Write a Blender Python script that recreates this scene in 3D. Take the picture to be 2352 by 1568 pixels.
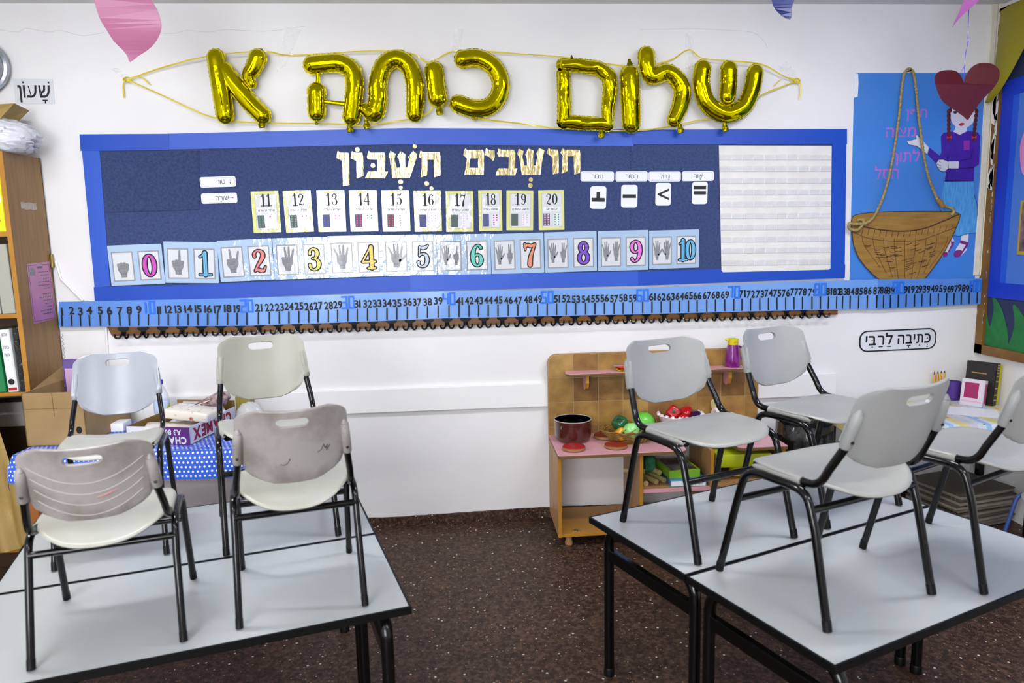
import bpy, bmesh, math, random
from math import sin, cos, pi, radians, sqrt, atan2
from mathutils import Matrix, Vector
from mathutils.geometry import tessellate_polygon

for o in list(bpy.data.objects): bpy.data.objects.remove(o)
SC = bpy.context.scene
COL = SC.collection
RND = random.Random(11)

# ------------------------------------------------------------------ camera
CAM_D, CAM_H = 4.19281, 1.69441          # distance to the back wall, lens height
YAW, PITCH, ROLL, FPX = 0.07037, 0.14378, -0.0212, 1673.17
def cam_axes():
    f = Vector((sin(YAW), cos(YAW), 0)); r = Vector((cos(YAW), -sin(YAW), 0)); u = Vector((0, 0, 1))
    fw = f*cos(PITCH) - u*sin(PITCH); u2 = u*cos(PITCH) + f*sin(PITCH)
    return r*cos(ROLL) + u2*sin(ROLL), u2*cos(ROLL) - r*sin(ROLL), fw
CR, CU, CF = cam_axes()
cd = bpy.data.cameras.new('camera'); cam = bpy.data.objects.new('camera', cd); COL.objects.link(cam)
M = Matrix.Identity(4)
for i in range(3): M[i][0] = CR[i]; M[i][1] = CU[i]; M[i][2] = -CF[i]
M[0][3], M[1][3], M[2][3] = 0, -CAM_D, CAM_H
cam.matrix_world = M
cd.sensor_width = 36; cd.lens = 36*FPX/2352; cd.clip_start = .05
cd.dof.use_dof = True; cd.dof.focus_distance = 3.9; cd.dof.aperture_fstop = 3.4
SC.camera = cam
# ------------------------------------------------------------------ light and exposure
EXPOSURE = 0.42
TUBE_POWER = 35.0       # emission of the ceiling fluorescent diffusers
WINDOW_POWER = 10.5      # daylight in the window of the wall behind the camera
wd = bpy.data.worlds.new('world'); SC.world = wd; wd.use_nodes = True
wd.node_tree.nodes['Background'].inputs[0].default_value = (.75, .85, 1, 1)
wd.node_tree.nodes['Background'].inputs[1].default_value = .25
vs = SC.view_settings
vs.view_transform = 'Standard'; vs.look = 'None'; vs.gamma = 1; vs.use_curve_mapping = False; vs.exposure = EXPOSURE

# ------------------------------------------------------------------ materials
def lin(h):
    if isinstance(h, str):
        h = h.lstrip('#'); c = [int(h[i:i+2], 16)/255 for i in (0, 2, 4)]
    else: c = [x/255 for x in h]
    return tuple(x/12.92 if x <= .04045 else ((x+.055)/1.055)**2.4 for x in c)
MATS = {}
def mat(name, col='cccccc', rough=.5, metal=0, spec=.5, coat=0, crough=.05, col2=None, vscale=6, vmix=.5, stretch=None,
        bump=0, bscale=60, bstretch=None, emit=0, alpha=1, trans=0, detail=4, sss=0, vlo=.35, vhi=.65):
    if name in MATS: return MATS[name]
    m = bpy.data.materials.new(name); m.use_nodes = True; nt = m.node_tree; N = nt.nodes; L = nt.links
    b = N['Principled BSDF']; c = lin(col) + (1,)
    b.inputs['Base Color'].default_value = c
    b.inputs['Roughness'].default_value = rough; b.inputs['Metallic'].default_value = metal
    b.inputs['Specular IOR Level'].default_value = spec
    b.inputs['Coat IOR'].default_value = 1.75 if coat >= .9 else 1.5; b.inputs['Coat Weight'].default_value = coat; b.inputs['Coat Roughness'].default_value = crough
    b.inputs['Alpha'].default_value = alpha; b.inputs['Transmission Weight'].default_value = trans
    if emit:
        b.inputs['Emission Color'].default_value = c; b.inputs['Emission Strength'].default_value = emit
    tc = None
    def coords(st):
        nonlocal tc
        tc = tc or N.new('ShaderNodeTexCoord')
        if not st: return tc.outputs['Object']
        mp = N.new('ShaderNodeMapping'); mp.inputs['Scale'].default_value = st
        L.new(tc.outputs['Object'], mp.inputs['Vector']); return mp.outputs[0]
    if col2:
        n = N.new('ShaderNodeTexNoise'); n.inputs['Scale'].default_value = vscale; n.inputs['Detail'].default_value = detail
        L.new(coords(stretch), n.inputs['Vector'])
        r = N.new('ShaderNodeValToRGB'); r.color_ramp.elements[0].position = vlo; r.color_ramp.elements[1].position = vhi
        r.color_ramp.elements[0].color = c; r.color_ramp.elements[1].color = lin(col2) + (1,)
        L.new(n.outputs['Fac'], r.inputs[0]); L.new(r.outputs[0], b.inputs['Base Color'])
    if bump:
        n = N.new('ShaderNodeTexNoise'); n.inputs['Scale'].default_value = bscale; n.inputs['Detail'].default_value = 3
        L.new(coords(bstretch), n.inputs['Vector'])
        bp = N.new('ShaderNodeBump'); bp.inputs['Strength'].default_value = bump; bp.inputs['Distance'].default_value = .01
        L.new(n.outputs['Fac'], bp.inputs['Height']); L.new(bp.outputs[0], b.inputs['Normal'])
        L.new(bp.outputs[0], b.inputs['Coat Normal'])
    MATS[name] = m
    return m

def mat_terrazzo():
    m = bpy.data.materials.new('terrazzo'); m.use_nodes = True; nt = m.node_tree; N = nt.nodes; L = nt.links
    b = N['Principled BSDF']; b.inputs['Roughness'].default_value = .5; b.inputs['Specular IOR Level'].default_value = .25
    tc = N.new('ShaderNodeTexCoord')
    def ramp(src, stops):
        r = N.new('ShaderNodeValToRGB'); e = r.color_ramp.elements
        while len(e) < len(stops): e.new(.5)
        for k, (p, c) in enumerate(stops): e[k].position = p; e[k].color = lin(c) + (1,)
        L.new(src, r.inputs[0]); return r.outputs[0]
    def mask(src, lo, hi):
        r = N.new('ShaderNodeMapRange'); r.inputs[1].default_value = lo; r.inputs[2].default_value = hi
        L.new(src, r.inputs[0]); return r.outputs[0]
    n = N.new('ShaderNodeTexNoise'); n.inputs['Scale'].default_value = 55; n.inputs['Detail'].default_value = 6
    L.new(tc.outputs['Object'], n.inputs[0])
    base = ramp(n.outputs['Fac'], [(.32, '22160f'), (.5, '3e2b20'), (.68, '5c4536')])
    out = base
    for sc, th, c in ((150, .16, '77604c'), (85, .08, '8f7d66'), (62, .035, 'cfc8bb'), (110, .06, '17100c')):
        v = N.new('ShaderNodeTexVoronoi'); v.inputs['Scale'].default_value = sc; L.new(tc.outputs['Object'], v.inputs['Vector'])
        d = mask(v.outputs['Distance'], .34, .26)
        s = N.new('ShaderNodeSeparateColor'); L.new(v.outputs['Color'], s.inputs[0])
        k = N.new('ShaderNodeMath'); k.operation = 'LESS_THAN'; k.inputs[1].default_value = th; L.new(s.outputs[0], k.inputs[0])
        mu = N.new('ShaderNodeMath'); mu.operation = 'MULTIPLY'; L.new(d, mu.inputs[0]); L.new(k.outputs[0], mu.inputs[1])
        mx = N.new('ShaderNodeMix'); mx.data_type = 'RGBA'; L.new(mu.outputs[0], mx.inputs[0]); L.new(out, mx.inputs[6])
        mx.inputs[7].default_value = lin(c) + (1,); out = mx.outputs[2]
    L.new(out, b.inputs['Base Color']); return m

def mat_dots(name, base, dot, scale, rad):
    m = bpy.data.materials.new(name); m.use_nodes = True; nt = m.node_tree; N = nt.nodes; L = nt.links
    b = N['Principled BSDF']; b.inputs['Roughness'].default_value = .3
    uv = N.new('ShaderNodeUVMap'); sp = N.new('ShaderNodeSeparateXYZ'); L.new(uv.outputs[0], sp.inputs[0])
    def mth(op, a, bb=None):
        k = N.new('ShaderNodeMath'); k.operation = op
        for i, q in enumerate((a, bb)):
            if q is None: continue
            if isinstance(q, (int, float)): k.inputs[i].default_value = q
            else: L.new(q, k.inputs[i])
        return k.outputs[0]
    u = mth('MULTIPLY', sp.outputs[0], scale); v = mth('MULTIPLY', sp.outputs[1], scale)
    v2 = mth('MULTIPLY', v, 1.0)
    off = mth('MULTIPLY', mth('FLOORED_MODULO', mth('FLOOR', v2), 2.0), .5)
    fu = mth('SUBTRACT', mth('FRACT', mth('ADD', u, off)), .5); fv = mth('SUBTRACT', mth('FRACT', v2), .5)
    d = mth('SQRT', mth('ADD', mth('MULTIPLY', fu, fu), mth('MULTIPLY', fv, fv)))
    k = mth('LESS_THAN', d, rad)
    mx = N.new('ShaderNodeMix'); mx.data_type = 'RGBA'; L.new(k, mx.inputs[0])
    mx.inputs[6].default_value = lin(base) + (1,); mx.inputs[7].default_value = lin(dot) + (1,)
    L.new(mx.outputs[2], b.inputs['Base Color']); return m

def mat_floral():
    m = bpy.data.materials.new('floral_cloth'); m.use_nodes = True; nt = m.node_tree; N = nt.nodes; L = nt.links
    b = N['Principled BSDF']; b.inputs['Roughness'].default_value = .45
    uv = N.new('ShaderNodeUVMap'); sp = N.new('ShaderNodeSeparateXYZ'); L.new(uv.outputs[0], sp.inputs[0])
    k = N.new('ShaderNodeMath'); k.operation = 'MULTIPLY'; k.inputs[1].default_value = 5.0; L.new(sp.outputs[0], k.inputs[0])
    f = N.new('ShaderNodeMath'); f.operation = 'FRACT'; L.new(k.outputs[0], f.inputs[0])
    r = N.new('ShaderNodeValToRGB'); e = r.color_ramp.elements; r.color_ramp.interpolation = 'CONSTANT'
    stops = [(0, 'c9cfd6'), (.22, '8fb8da'), (.36, 'cfd5da'), (.52, 'd6c882'), (.78, 'c6c0ca')]
    while len(e) < len(stops): e.new(.5)
    for q, (p, c) in enumerate(stops): e[q].position = p; e[q].color = lin(c) + (1,)
    L.new(f.outputs[0], r.inputs[0]); out = r.outputs[0]
    for sc, th, c, rad in ((9, .3, 'c8a6b8', .32), (12, .22, '5f9bd0', .26), (14, .18, 'b03a48', .24), (22, .2, '4c7a4e', .22), (17, .16, 'b8764e', .25)):
        v = N.new('ShaderNodeTexVoronoi'); v.inputs['Scale'].default_value = sc; L.new(uv.outputs[0], v.inputs['Vector'])
        s = N.new('ShaderNodeSeparateColor'); L.new(v.outputs['Color'], s.inputs[0])
        a = N.new('ShaderNodeMath'); a.operation = 'LESS_THAN'; a.inputs[1].default_value = th; L.new(s.outputs[0], a.inputs[0])
        d = N.new('ShaderNodeMath'); d.operation = 'LESS_THAN'; d.inputs[1].default_value = rad; L.new(v.outputs['Distance'], d.inputs[0])
        mu = N.new('ShaderNodeMath'); mu.operation = 'MULTIPLY'; L.new(a.outputs[0], mu.inputs[0]); L.new(d.outputs[0], mu.inputs[1])
        mx = N.new('ShaderNodeMix'); mx.data_type = 'RGBA'; L.new(mu.outputs[0], mx.inputs[0]); L.new(out, mx.inputs[6])
        mx.inputs[7].default_value = lin(c) + (1,); out = mx.outputs[2]
    L.new(out, b.inputs['Base Color']); return m

def mat_clear(name, tint='ffffff', mixv=.25, rough=.12, bump=.4, bscale=45):
    """thin clear film: mostly transparent with a glossy wrinkled surface"""
    m = bpy.data.materials.new(name); m.use_nodes = True; nt = m.node_tree; N = nt.nodes; L = nt.links
    b = N['Principled BSDF']; b.inputs['Base Color'].default_value = lin(tint) + (1,)
    b.inputs['Roughness'].default_value = rough; b.inputs['Specular IOR Level'].default_value = .9
    t = N.new('ShaderNodeBsdfTransparent'); mx = N.new('ShaderNodeMixShader'); mx.inputs[0].default_value = mixv
    L.new(t.outputs[0], mx.inputs[1]); L.new(b.outputs[0], mx.inputs[2]); L.new(mx.outputs[0], N['Material Output'].inputs[0])
    n = N.new('ShaderNodeTexNoise'); n.inputs['Scale'].default_value = bscale
    tc = N.new('ShaderNodeTexCoord'); L.new(tc.outputs['Object'], n.inputs[0])
    bp = N.new('ShaderNodeBump'); bp.inputs['Strength'].default_value = bump; bp.inputs['Distance'].default_value = .01
    L.new(n.outputs['Fac'], bp.inputs['Height']); L.new(bp.outputs[0], b.inputs['Normal']); return m

# ------------------------------------------------------------------ mesh building
def wmat(o):
    m = o.matrix_basis.copy()
    while o.parent: o = o.parent; m = o.matrix_basis @ m
    return m
def rot(p, a):
    return (p[0]*cos(a) - p[1]*sin(a), p[0]*sin(a) + p[1]*cos(a))
def spline(pts, n=6, closed=False):
    """Catmull-Rom through points of any dimension"""
    P = [tuple(q) for q in pts]; out = []; k = len(P); seg = k if closed else k-1
    for i in range(seg):
        if closed: p0, p1, p2, p3 = P[(i-1) % k], P[i], P[(i+1) % k], P[(i+2) % k]
        else: p0, p1, p2, p3 = P[max(i-1, 0)], P[i], P[i+1], P[min(i+2, k-1)]
        for j in range(n):
            t = j/n
            out.append(tuple(.5*(2*b + (c-a)*t + (2*a-5*b+4*c-d)*t*t + (3*b-a-3*c+d)*t**3) for a, b, c, d in zip(p0, p1, p2, p3)))
    if not closed: out.append(P[-1])
    return out
class MB:
    def __init__(s): s.v = []; s.f = []; s.uv = None; s.lay = 0
    def step(s, y):      # flat strokes of one drawing never share a plane
        s.lay = (s.lay+1) % 14; return y-1.6e-5*s.lay
    def add(s, v, f):
        n = len(s.v); s.v += [tuple(q) for q in v]; s.f += [tuple(i+n for i in q) for q in f]; return s
    def box(s, x0, x1, y0, y1, z0, z1, bev=0, seg=2, M=None):
        bm = bmesh.new(); bmesh.ops.create_cube(bm, size=1)
        for q in bm.verts: q.co = Vector(((x0+x1)/2 + q.co.x*(x1-x0), (y0+y1)/2 + q.co.y*(y1-y0), (z0+z1)/2 + q.co.z*(z1-z0)))
        if bev: bmesh.ops.bevel(bm, geom=bm.edges[:], offset=bev, segments=seg, affect='EDGES', profile=.5)
        if M is not None: bm.transform(M)
        bm.verts.index_update()
        s.add([q.co[:] for q in bm.verts], [[w.index for w in g.verts] for g in bm.faces]); bm.free(); return s
    def tube(s, path, r, n=10, closed=False, cap=True, sq=1.0, dome=0):
        P = [Vector(q) for q in path]; k = len(P); rr = r if isinstance(r, (list, tuple)) else [r]*k
        T = []
        for i in range(k):
            a = P[(i-1) % k] if closed else P[max(i-1, 0)]; b = P[(i+1) % k] if closed else P[min(i+1, k-1)]
            t = b-a; T.append(t.normalized() if t.length > 1e-9 else Vector((0, 0, 1)))
        up = Vector((0, 1, 0)) if abs(T[0].y) < .8 else Vector((1, 0, 0))
        nrm = (up - T[0]*up.dot(T[0])).normalized(); rings = []
        for i in range(k):
            nrm = (nrm - T[i]*nrm.dot(T[i])); nrm = nrm.normalized() if nrm.length > 1e-6 else Vector((1, 0, 0))
            bi = T[i].cross(nrm)
            rings.append([P[i] + (nrm*cos(2*pi*j/n)*sq + bi*sin(2*pi*j/n))*rr[i] for j in range(n)])
        V = [q for g in rings for q in g]; F = []
        for i in range(k if closed else k-1):
            a = i*n; b = ((i+1) % k)*n
            for j in range(n): F.append((a+j, a+(j+1) % n, b+(j+1) % n, b+j))
        if cap and not closed: F.append(tuple(range(n))[::-1]); F.append(tuple(range((k-1)*n, k*n)))
        return s.add(V, F)
    def lathe(s, prof, n=24, c=(0, 0, 0), M=None, wob=None):
        V = []; F = []; k = len(prof)
        for i, (r, z) in enumerate(prof):
            for j in range(n):
                a = 2*pi*j/n; w = wob(a, i/(k-1)) if wob else 1
                V.append(Vector((r*w*cos(a), r*w*sin(a), z)))
        for i in range(k-1):
            for j in range(n): F.append((i*n+j, i*n+(j+1) % n, (i+1)*n+(j+1) % n, (i+1)*n+j))
        if prof[0][0] > 1e-6: F.append(tuple(range(n))[::-1])
        if prof[-1][0] > 1e-6: F.append(tuple(range((k-1)*n, k*n)))
        if M is not None: V = [M @ q for q in V]
        return s.add([q + Vector(c) for q in V], F)
    def poly(s, pts, y=0.0, holes=()):
        y = s.step(y)
        loops = [list(pts)] + [list(h) for h in holes]
        flat = [q for l in loops for q in l]
        tri = tessellate_polygon([[Vector((q[0], q[1], 0)) for q in l] for l in loops])
        return s.add([(q[0], y, q[1]) for q in flat], tri)
    def prism(s, pts, y0, y1, holes=()):
        """outline in x,z extruded from y0 (front) to y1 (back)"""
        s.poly(pts, y0, holes); s.poly(pts, y1, holes)
        for l in [pts] + list(holes):
            k = len(l)
            s.add([(q[0], y0, q[1]) for q in l] + [(q[0], y1, q[1]) for q in l], [(i, (i+1) % k, k+(i+1) % k, k+i) for i in range(k)])
        return s
    def hprism(s, pts, z0, z1):
        """outline in x,y extruded upwards"""
        n = len(s.v); t = MB().prism(pts, 0, 1)
        return s.add([(q[0], q[2], z0 if q[1] < .5 else z1) for q in t.v], t.f)
    def ribbon(s, pts, w, y=0.0, cap=True, closed=False):
        y0_ = y; y = s.step(y); k = len(pts); ww = w if isinstance(w, (list, tuple)) else [w]*k; A = []; B = []
        for i in range(k):
            a = pts[(i-1) % k] if closed else pts[max(i-1, 0)]; b = pts[(i+1) % k] if closed else pts[min(i+1, k-1)]
            dx, dz = b[0]-a[0], b[1]-a[1]; l = math.hypot(dx, dz) or 1; nx, nz = -dz/l, dx/l
            A.append((pts[i][0]+nx*ww[i]/2, y, pts[i][1]+nz*ww[i]/2)); B.append((pts[i][0]-nx*ww[i]/2, y, pts[i][1]-nz*ww[i]/2))
        s.add(A+B, [(i, (i+1) % k, k+(i+1) % k, k+i) for i in range(k if closed else k-1)])
        if cap and not closed:
            for q, r in ((pts[0], ww[0]/2), (pts[-1], ww[-1]/2)): s.disc(q, r, y0_)
        return s
    def disc(s, c, r, y=0.0, n=12):
        y = s.step(y)
        return s.add([(c[0]+r*cos(2*pi*j/n), y, c[1]+r*sin(2*pi*j/n)) for j in range(n)], [tuple(range(n))])
    def rect(s, x0, x1, z0, z1, y=0.0):
        return s.add([(x0, y, z0), (x1, y, z0), (x1, y, z1), (x0, y, z1)], [(0, 1, 2, 3)])
    def merge(s, t, M=None):
        return s.add([(M @ Vector(q))[:] for q in t.v] if M is not None else t.v, t.f)
    def mesh(s, name, m, smooth=None):
        me = bpy.data.meshes.new(name); me.from_pydata(s.v, [], s.f); me.materials.append(m)
        if s.uv:
            l = me.uv_layers.new(name='UVMap')
            for lp in me.loops: l.data[lp.index].uv = s.uv[lp.vertex_index]
        if smooth:
            bm = bmesh.new(); bm.from_mesh(me); bmesh.ops.recalc_face_normals(bm, faces=bm.faces[:]); bm.to_mesh(me); bm.free()
            me.set_sharp_from_angle(angle=radians(smooth))
            for q in me.polygons: q.use_smooth = True
            me.set_sharp_from_angle(angle=radians(smooth))
        else:
            bm = bmesh.new(); bm.from_mesh(me); bmesh.ops.recalc_face_normals(bm, faces=bm.faces[:]); bm.to_mesh(me); bm.free()
        return me
    def obj(s, name, m, parent=None, world=True, smooth=None):
        """one mesh object; world=True when the shape was given in world metres"""
        me = s.mesh(name, m, smooth); o = bpy.data.objects.new(name, me); COL.objects.link(o)
        if parent is not None:
            o.parent = parent
            if world: me.transform(wmat(parent).inverted())
        elif world and me.vertices:
            lo = [min(q.co[i] for q in me.vertices) for i in range(3)]; hi = [max(q.co[i] for q in me.vertices) for i in range(3)]
            c = Vector(((lo[0]+hi[0])/2, (lo[1]+hi[1])/2, lo[2])); me.transform(Matrix.Translation(-c)); o.location = c
        return o
def tag(o, label, cat, group=None):
    o['label'] = label; o['category'] = cat
    if group: o['group'] = group
    return o
def thing(name, label, cat, loc=(0, 0, 0), rz=0, group=None, ry=0, sc=1):
    o = bpy.data.objects.new(name, None); COL.objects.link(o); o.empty_display_size = .05
    o.location = loc; o.rotation_euler = (0, ry, rz); o.scale = sc if isinstance(sc, tuple) else (sc, sc, sc)
    return tag(o, label, cat, group)
def struct(name, mb, m, **k):
    o = mb.obj(name, m, **k); o['kind'] = 'structure'; return o
def inst(src, parent, loc, rz=0, name=None):
    c = src.copy(); COL.objects.link(c); c.parent = parent; c.location = loc; c.rotation_euler = (0, 0, rz); return c

# survey of the wall: where a spot measured on the photograph lies in the plane y = const (metres)
def W(u, v, y=0.0):
    d = CF*FPX + CR*(u-1176) - CU*(v-784); t = (y+CAM_D)/d.y
    return Vector((t*d.x, y, CAM_H + t*d.z))
def WP(pts, y=0.0, o=(0, 0), s=1.0):
    out = []
    for q in pts:
        w = W(o[0]+q[0]/s, o[1]+q[1]/s, y); out.append((w.x, w.z))
    return out
def quadframe(q, y):
    """centre, width, height and tilt of a sheet from its four corners TL TR BR BL"""
    a, b, c, d = [W(u, v, y) for u, v in q]
    ctr = (a+b+c+d)/4; w = ((b-a).length + (c-d).length)/2; h = ((a-d).length + (b-c).length)/2
    e = (b-a) + (c-d); return ctr, w, h, atan2(e.z, e.x)
def rrect(w, h, r, n=5, cx=0, cz=0):
    out = []
    for sx, sz, a0 in ((1, 1, 0), (-1, 1, 90), (-1, -1, 180), (1, -1, 270)):
        for i in range(n+1):
            a = radians(a0 + 90*i/n); out.append((cx + sx*(w/2-r) + r*cos(a), cz + sz*(h/2-r) + r*sin(a)))
    return out

# ------------------------------------------------------------------ lettering
GL = {}
def glyph(ch, off=0.0):
    k = (ch, off)
    if k not in GL and ch in 'דת':      # these two are drawn as strokes
        mb = MB(); w = .078+2*off
        if ch == 'ד': mb.ribbon([(0, .545), (.47, .545)], w, cap=False); mb.ribbon([(.37, .545-w/2), (.37, 0)], w, cap=False)
        else:
            mb.ribbon(spline([(.03, .545), (.32, .545), (.42, .52), (.47, .44), (.48, .32), (.48, 0)], 4), w, cap=False)
            mb.ribbon(spline([(.16, .545-w/2), (.16, .2), (.15, .08), (.09, .04), (0, .035)], 4), w, cap=False)
        V = [(q[0], q[2]) for q in mb.v]
        GL[k] = (V, mb.f, min(q[0] for q in V), max(q[0] for q in V), 0, .6)
    if k not in GL:
        c = bpy.data.curves.new('g', 'FONT'); c.body = ch; c.resolution_u = 3; c.offset = off
        o = bpy.data.objects.new('g', c); COL.objects.link(o)
        me = o.evaluated_get(bpy.context.evaluated_depsgraph_get()).to_mesh()
        V = [tuple(q.co[:2]) for q in me.vertices]; F = [tuple(q.vertices) for q in me.polygons]
        bpy.data.objects.remove(o); bpy.data.curves.remove(c)
        if V:
            x0 = min(q[0] for q in V); x1 = max(q[0] for q in V); z0 = min(q[1] for q in V); z1 = max(q[1] for q in V)
        else: x0 = x1 = z0 = z1 = 0
        GL[k] = (V, F, x0, x1, z0, z1)
    return GL[k]
def lettering(mb, s, h, cx=0, cz=0, y=0.0, off=0.0, ref=.6, gap=.09, rtl=False, width=None, maxw=None, ang=0, flip=False, xs=1.0):
    """flat letters of height h centred on cx, cz in the x,z plane"""
    cl = []
    for ch in s:
        if 0x591 <= ord(ch) <= 0x5c7 and cl: cl[-1][1] += ch
        else: cl.append([ch, ''])
    if rtl: cl = cl[::-1]
    x = 0; V = []; F = []
    def dot(px, pz, r=.055, n=8):
        k = len(V); V.extend((px+r*cos(2*pi*j/n), pz+r*sin(2*pi*j/n)) for j in range(n)); F.append(tuple(range(k, k+n)))
    def bar(a, b, c, d):
        k = len(V); V.extend(((a, c), (b, c), (b, d), (a, d))); F.append((k, k+1, k+2, k+3))
    for ch, mk in cl:
        if ch == ' ': x += .3; continue
        gv, gf, x0, x1, z0, z1 = glyph(ch, off); k = len(V)
        V += [(q[0]-x0+x, q[1]) for q in gv]; F += [tuple(i+k for i in q) for q in gf]
        w = x1-x0; m = x + w/2
        for c in mk:
            o = ord(c)
            if o == 0x5b4: dot(m, -.15)
            elif o == 0x5b0: dot(m, -.13, .045); dot(m, -.27, .045)
            elif o == 0x5b7: bar(m-.15, m+.15, -.18, -.11)
            elif o == 0x5b8: bar(m-.15, m+.15, -.18, -.11); bar(m-.035, m+.035, -.3, -.18)
            elif o == 0x5b9: dot(x+.04, .74)
            elif o == 0x5bc: dot(m-.02, .3)
            elif o == 0x5c1: dot(x+w-.05, .74)
        x += w + gap
    tot = x-gap; sc = h/ref; sx = (width/tot if width else sc*xs)
    if maxw: sx = min(sx, maxw/tot)
    k = len(mb.v)
    for q in V:
        a, b = (q[0]-tot/2)*sx, (q[1]-ref/2)*sc
        if flip: a, b = -a, -b
        a, b = rot((a, b), ang); mb.v.append((cx+a, y, cz+b))
    mb.f += [tuple(i+k for i in q) for q in F]
    return mb

# serif numerals drawn as strokes of changing width: (x, z, width) in a box .6 wide, 1 high
def ell(cx, cz, rx, rz, wx, wz, n=28):
    return [(cx+rx*sin(2*pi*i/n), cz+rz*cos(2*pi*i/n), wz+(wx-wz)*abs(sin(2*pi*i/n))) for i in range(n+1)]
SIX = [(.47, .83, .1), (.4, .92, .07), (.3, .93, .06), (.19, .82, .1), (.12, .6, .15), (.11, .36, .16), (.16, .15, .12), (.3, .05, .06),
       (.43, .13, .11), (.48, .3, .14), (.43, .47, .1), (.31, .54, .06), (.19, .46, .06)]
DIG = {'0': [ell(.3, .5, .2, .43, .16, .06)],
 '1': [[(.33, .03, .15), (.33, .97, .15)], [(.12, .8, .05), (.2, .84, .06), (.33, .95, .06)], [(.1, .035, .07), (.56, .035, .07)]],
 '2': [spline([(.11, .7, .1), (.1, .8, .09), (.18, .91, .06), (.3, .94, .06), (.44, .86, .12), (.46, .7, .15), (.36, .5, .12), (.2, .28, .07), (.09, .07, .06)]),
       spline([(.09, .09, .05), (.2, .13, .1), (.34, .07, .13), (.46, .08, .08), (.53, .24, .04)])],
 '3': [spline([(.12, .74, .1), (.14, .87, .07), (.28, .95, .06), (.42, .86, .12), (.43, .7, .13), (.34, .56, .07), (.22, .53, .05)]),
       spline([(.22, .53, .05), (.38, .5, .07), (.49, .34, .14), (.45, .14, .12), (.28, .05, .06), (.13, .12, .07), (.1, .25, .11)])],
 '4': [[(.42, .03, .15), (.42, .95, .15)], [(.4, .95, .06), (.05, .34, .06)], [(.03, .31, .08), (.58, .31, .08)], [(.26, .03, .06), (.58, .03, .06)]],
 '5': [spline([(.17, .9, .06), (.3, .86, .12), (.44, .9, .1), (.52, .98, .03)]), [(.16, .92, .05), (.14, .52, .05)],
       spline([(.14, .53, .05), (.28, .61, .06), (.43, .54, .12), (.48, .34, .15), (.42, .13, .11), (.26, .05, .06), (.12, .11, .07), (.1, .23, .12)])],
 '6': [spline(SIX)], '9': [spline([(.6-a, 1-b, c) for a, b, c in SIX])],
 '7': [spline([(.07, .82, .08), (.18, .9, .11), (.34, .86, .12), (.5, .94, .07)]), [(.07, .7, .04), (.06, .97, .05)],
       spline([(.51, .93, .05), (.4, .66, .09), (.3, .35, .15), (.27, .03, .17)])],
 '8': [ell(.3, .73, .15, .2, .12, .07), ell(.3, .27, .19, .23, .14, .07)]}
def numeral(mb, ch, h, cx, cz, y, grow=0.0, k=1.0, xs=1.0):
    for st in DIG[ch]:
        mb.ribbon([(cx+(a-.3)*h*xs, cz+(b-.5)*h) for a, b, c in st], [max(c*k+grow, .01)*h for a, b, c in st], y)
    return mb
# ================================================================== room shell
XL, XR, YB, YF, ZC = -3.7, 3.16, 0.0, -6.3, 2.95
m_wall = mat('wall_paint', 'eeedec', .55, col2='e7e5e4', vscale=1.3, bump=.06, bscale=35)
m_ceil = mat('ceiling_paint', 'dcdcda', .8, bump=.05, bscale=40)
m_white = mat('white_gloss_paint', 'efeeec', .35, bump=.05, bscale=20)
m_black = mat('black_steel', '060607', .16, spec=.4, bump=.03, bscale=30)
m_ink = mat('black_ink', '0c0c0e', .6)
m_terr = mat_terrazzo()
struct('floor', MB().box(XL-.2, XR+.2, YF-.2, YB+.2, -.1, 0), m_terr)
struct('ceiling', MB().box(XL-.2, XR+.2, YF-.2, YB+.2, ZC, ZC+.1), m_ceil)
struct('wall_back', MB().box(XL-.2, XR+.2, 0, .2, 0, ZC), m_wall)
struct('wall_right', MB().box(XR, XR+.2, YF, 0, 0, ZC), m_wall)
struct('wall_left', MB().box(XL-.2, XL, YF, 0, 0, ZC), m_wall)
WX0, WX1, WZ0, WZ1 = -2.35, -.15, .95, 2.72
struct('wall_front', MB().box(XL-.2, WX0, YF-.2, YF, 0, ZC).box(WX1, XR+.2, YF-.2, YF, 0, ZC)
       .box(WX0, WX1, YF-.2, YF, 0, WZ0).box(WX0, WX1, YF-.2, YF, WZ1, ZC), m_wall)
win = struct('window_1', MB().box(WX0, WX1, YF-.12, YF-.05, WZ0, WZ0+.05).box(WX0, WX1, YF-.12, YF-.05, WZ1-.05, WZ1)
       .box(WX0, WX0+.05, YF-.12, YF-.05, WZ0, WZ1).box(WX1-.05, WX1, YF-.12, YF-.05, WZ0, WZ1)
       .box(WX0+.71, WX0+.76, YF-.12, YF-.05, WZ0, WZ1).box(WX0+1.43, WX0+1.48, YF-.12, YF-.05, WZ0, WZ1), mat('window_frame', 'c8c8c4', .4))
m_day = mat('daylit_pane', 'f7f9ff', .3, emit=WINDOW_POWER)
for a, b in ((WX0+.05, WX0+.71), (WX0+.76, WX0+1.43), (WX0+1.48, WX1-.05)):
    MB().box(a, b, YF-.1, YF-.09, WZ0+.05, WZ1-.05).obj('pane', m_day, win)
# dark terrazzo skirting with an uneven painted top edge, and the wall rail that keeps chair backs off the paint
sk = []
xs = [XL+i*.05 for i in range(int((XR-XL)/.05)+1)]
top = [(x, .062+.008*sin(x*3.1)+.002*RND.uniform(-1, 1)) for x in xs]
struct('baseboard_back', MB().prism([(XL, 0), (XR, 0)] + top[::-1], -.012, 0), m_terr)
struct('trim_1', MB().box(-3.2, 2.253, -.026, 0, .697, .835, .003), m_white)
struct('trim_2', MB().box(3.09, 3.125, -.01, 0, 1.40, ZC, .003).box(3.128, 3.158, -.016, 0, 1.40, ZC, .003), mat('cream_lath', 'e2ddcc', .5, col2='d6d0bd', vscale=9))
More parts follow.
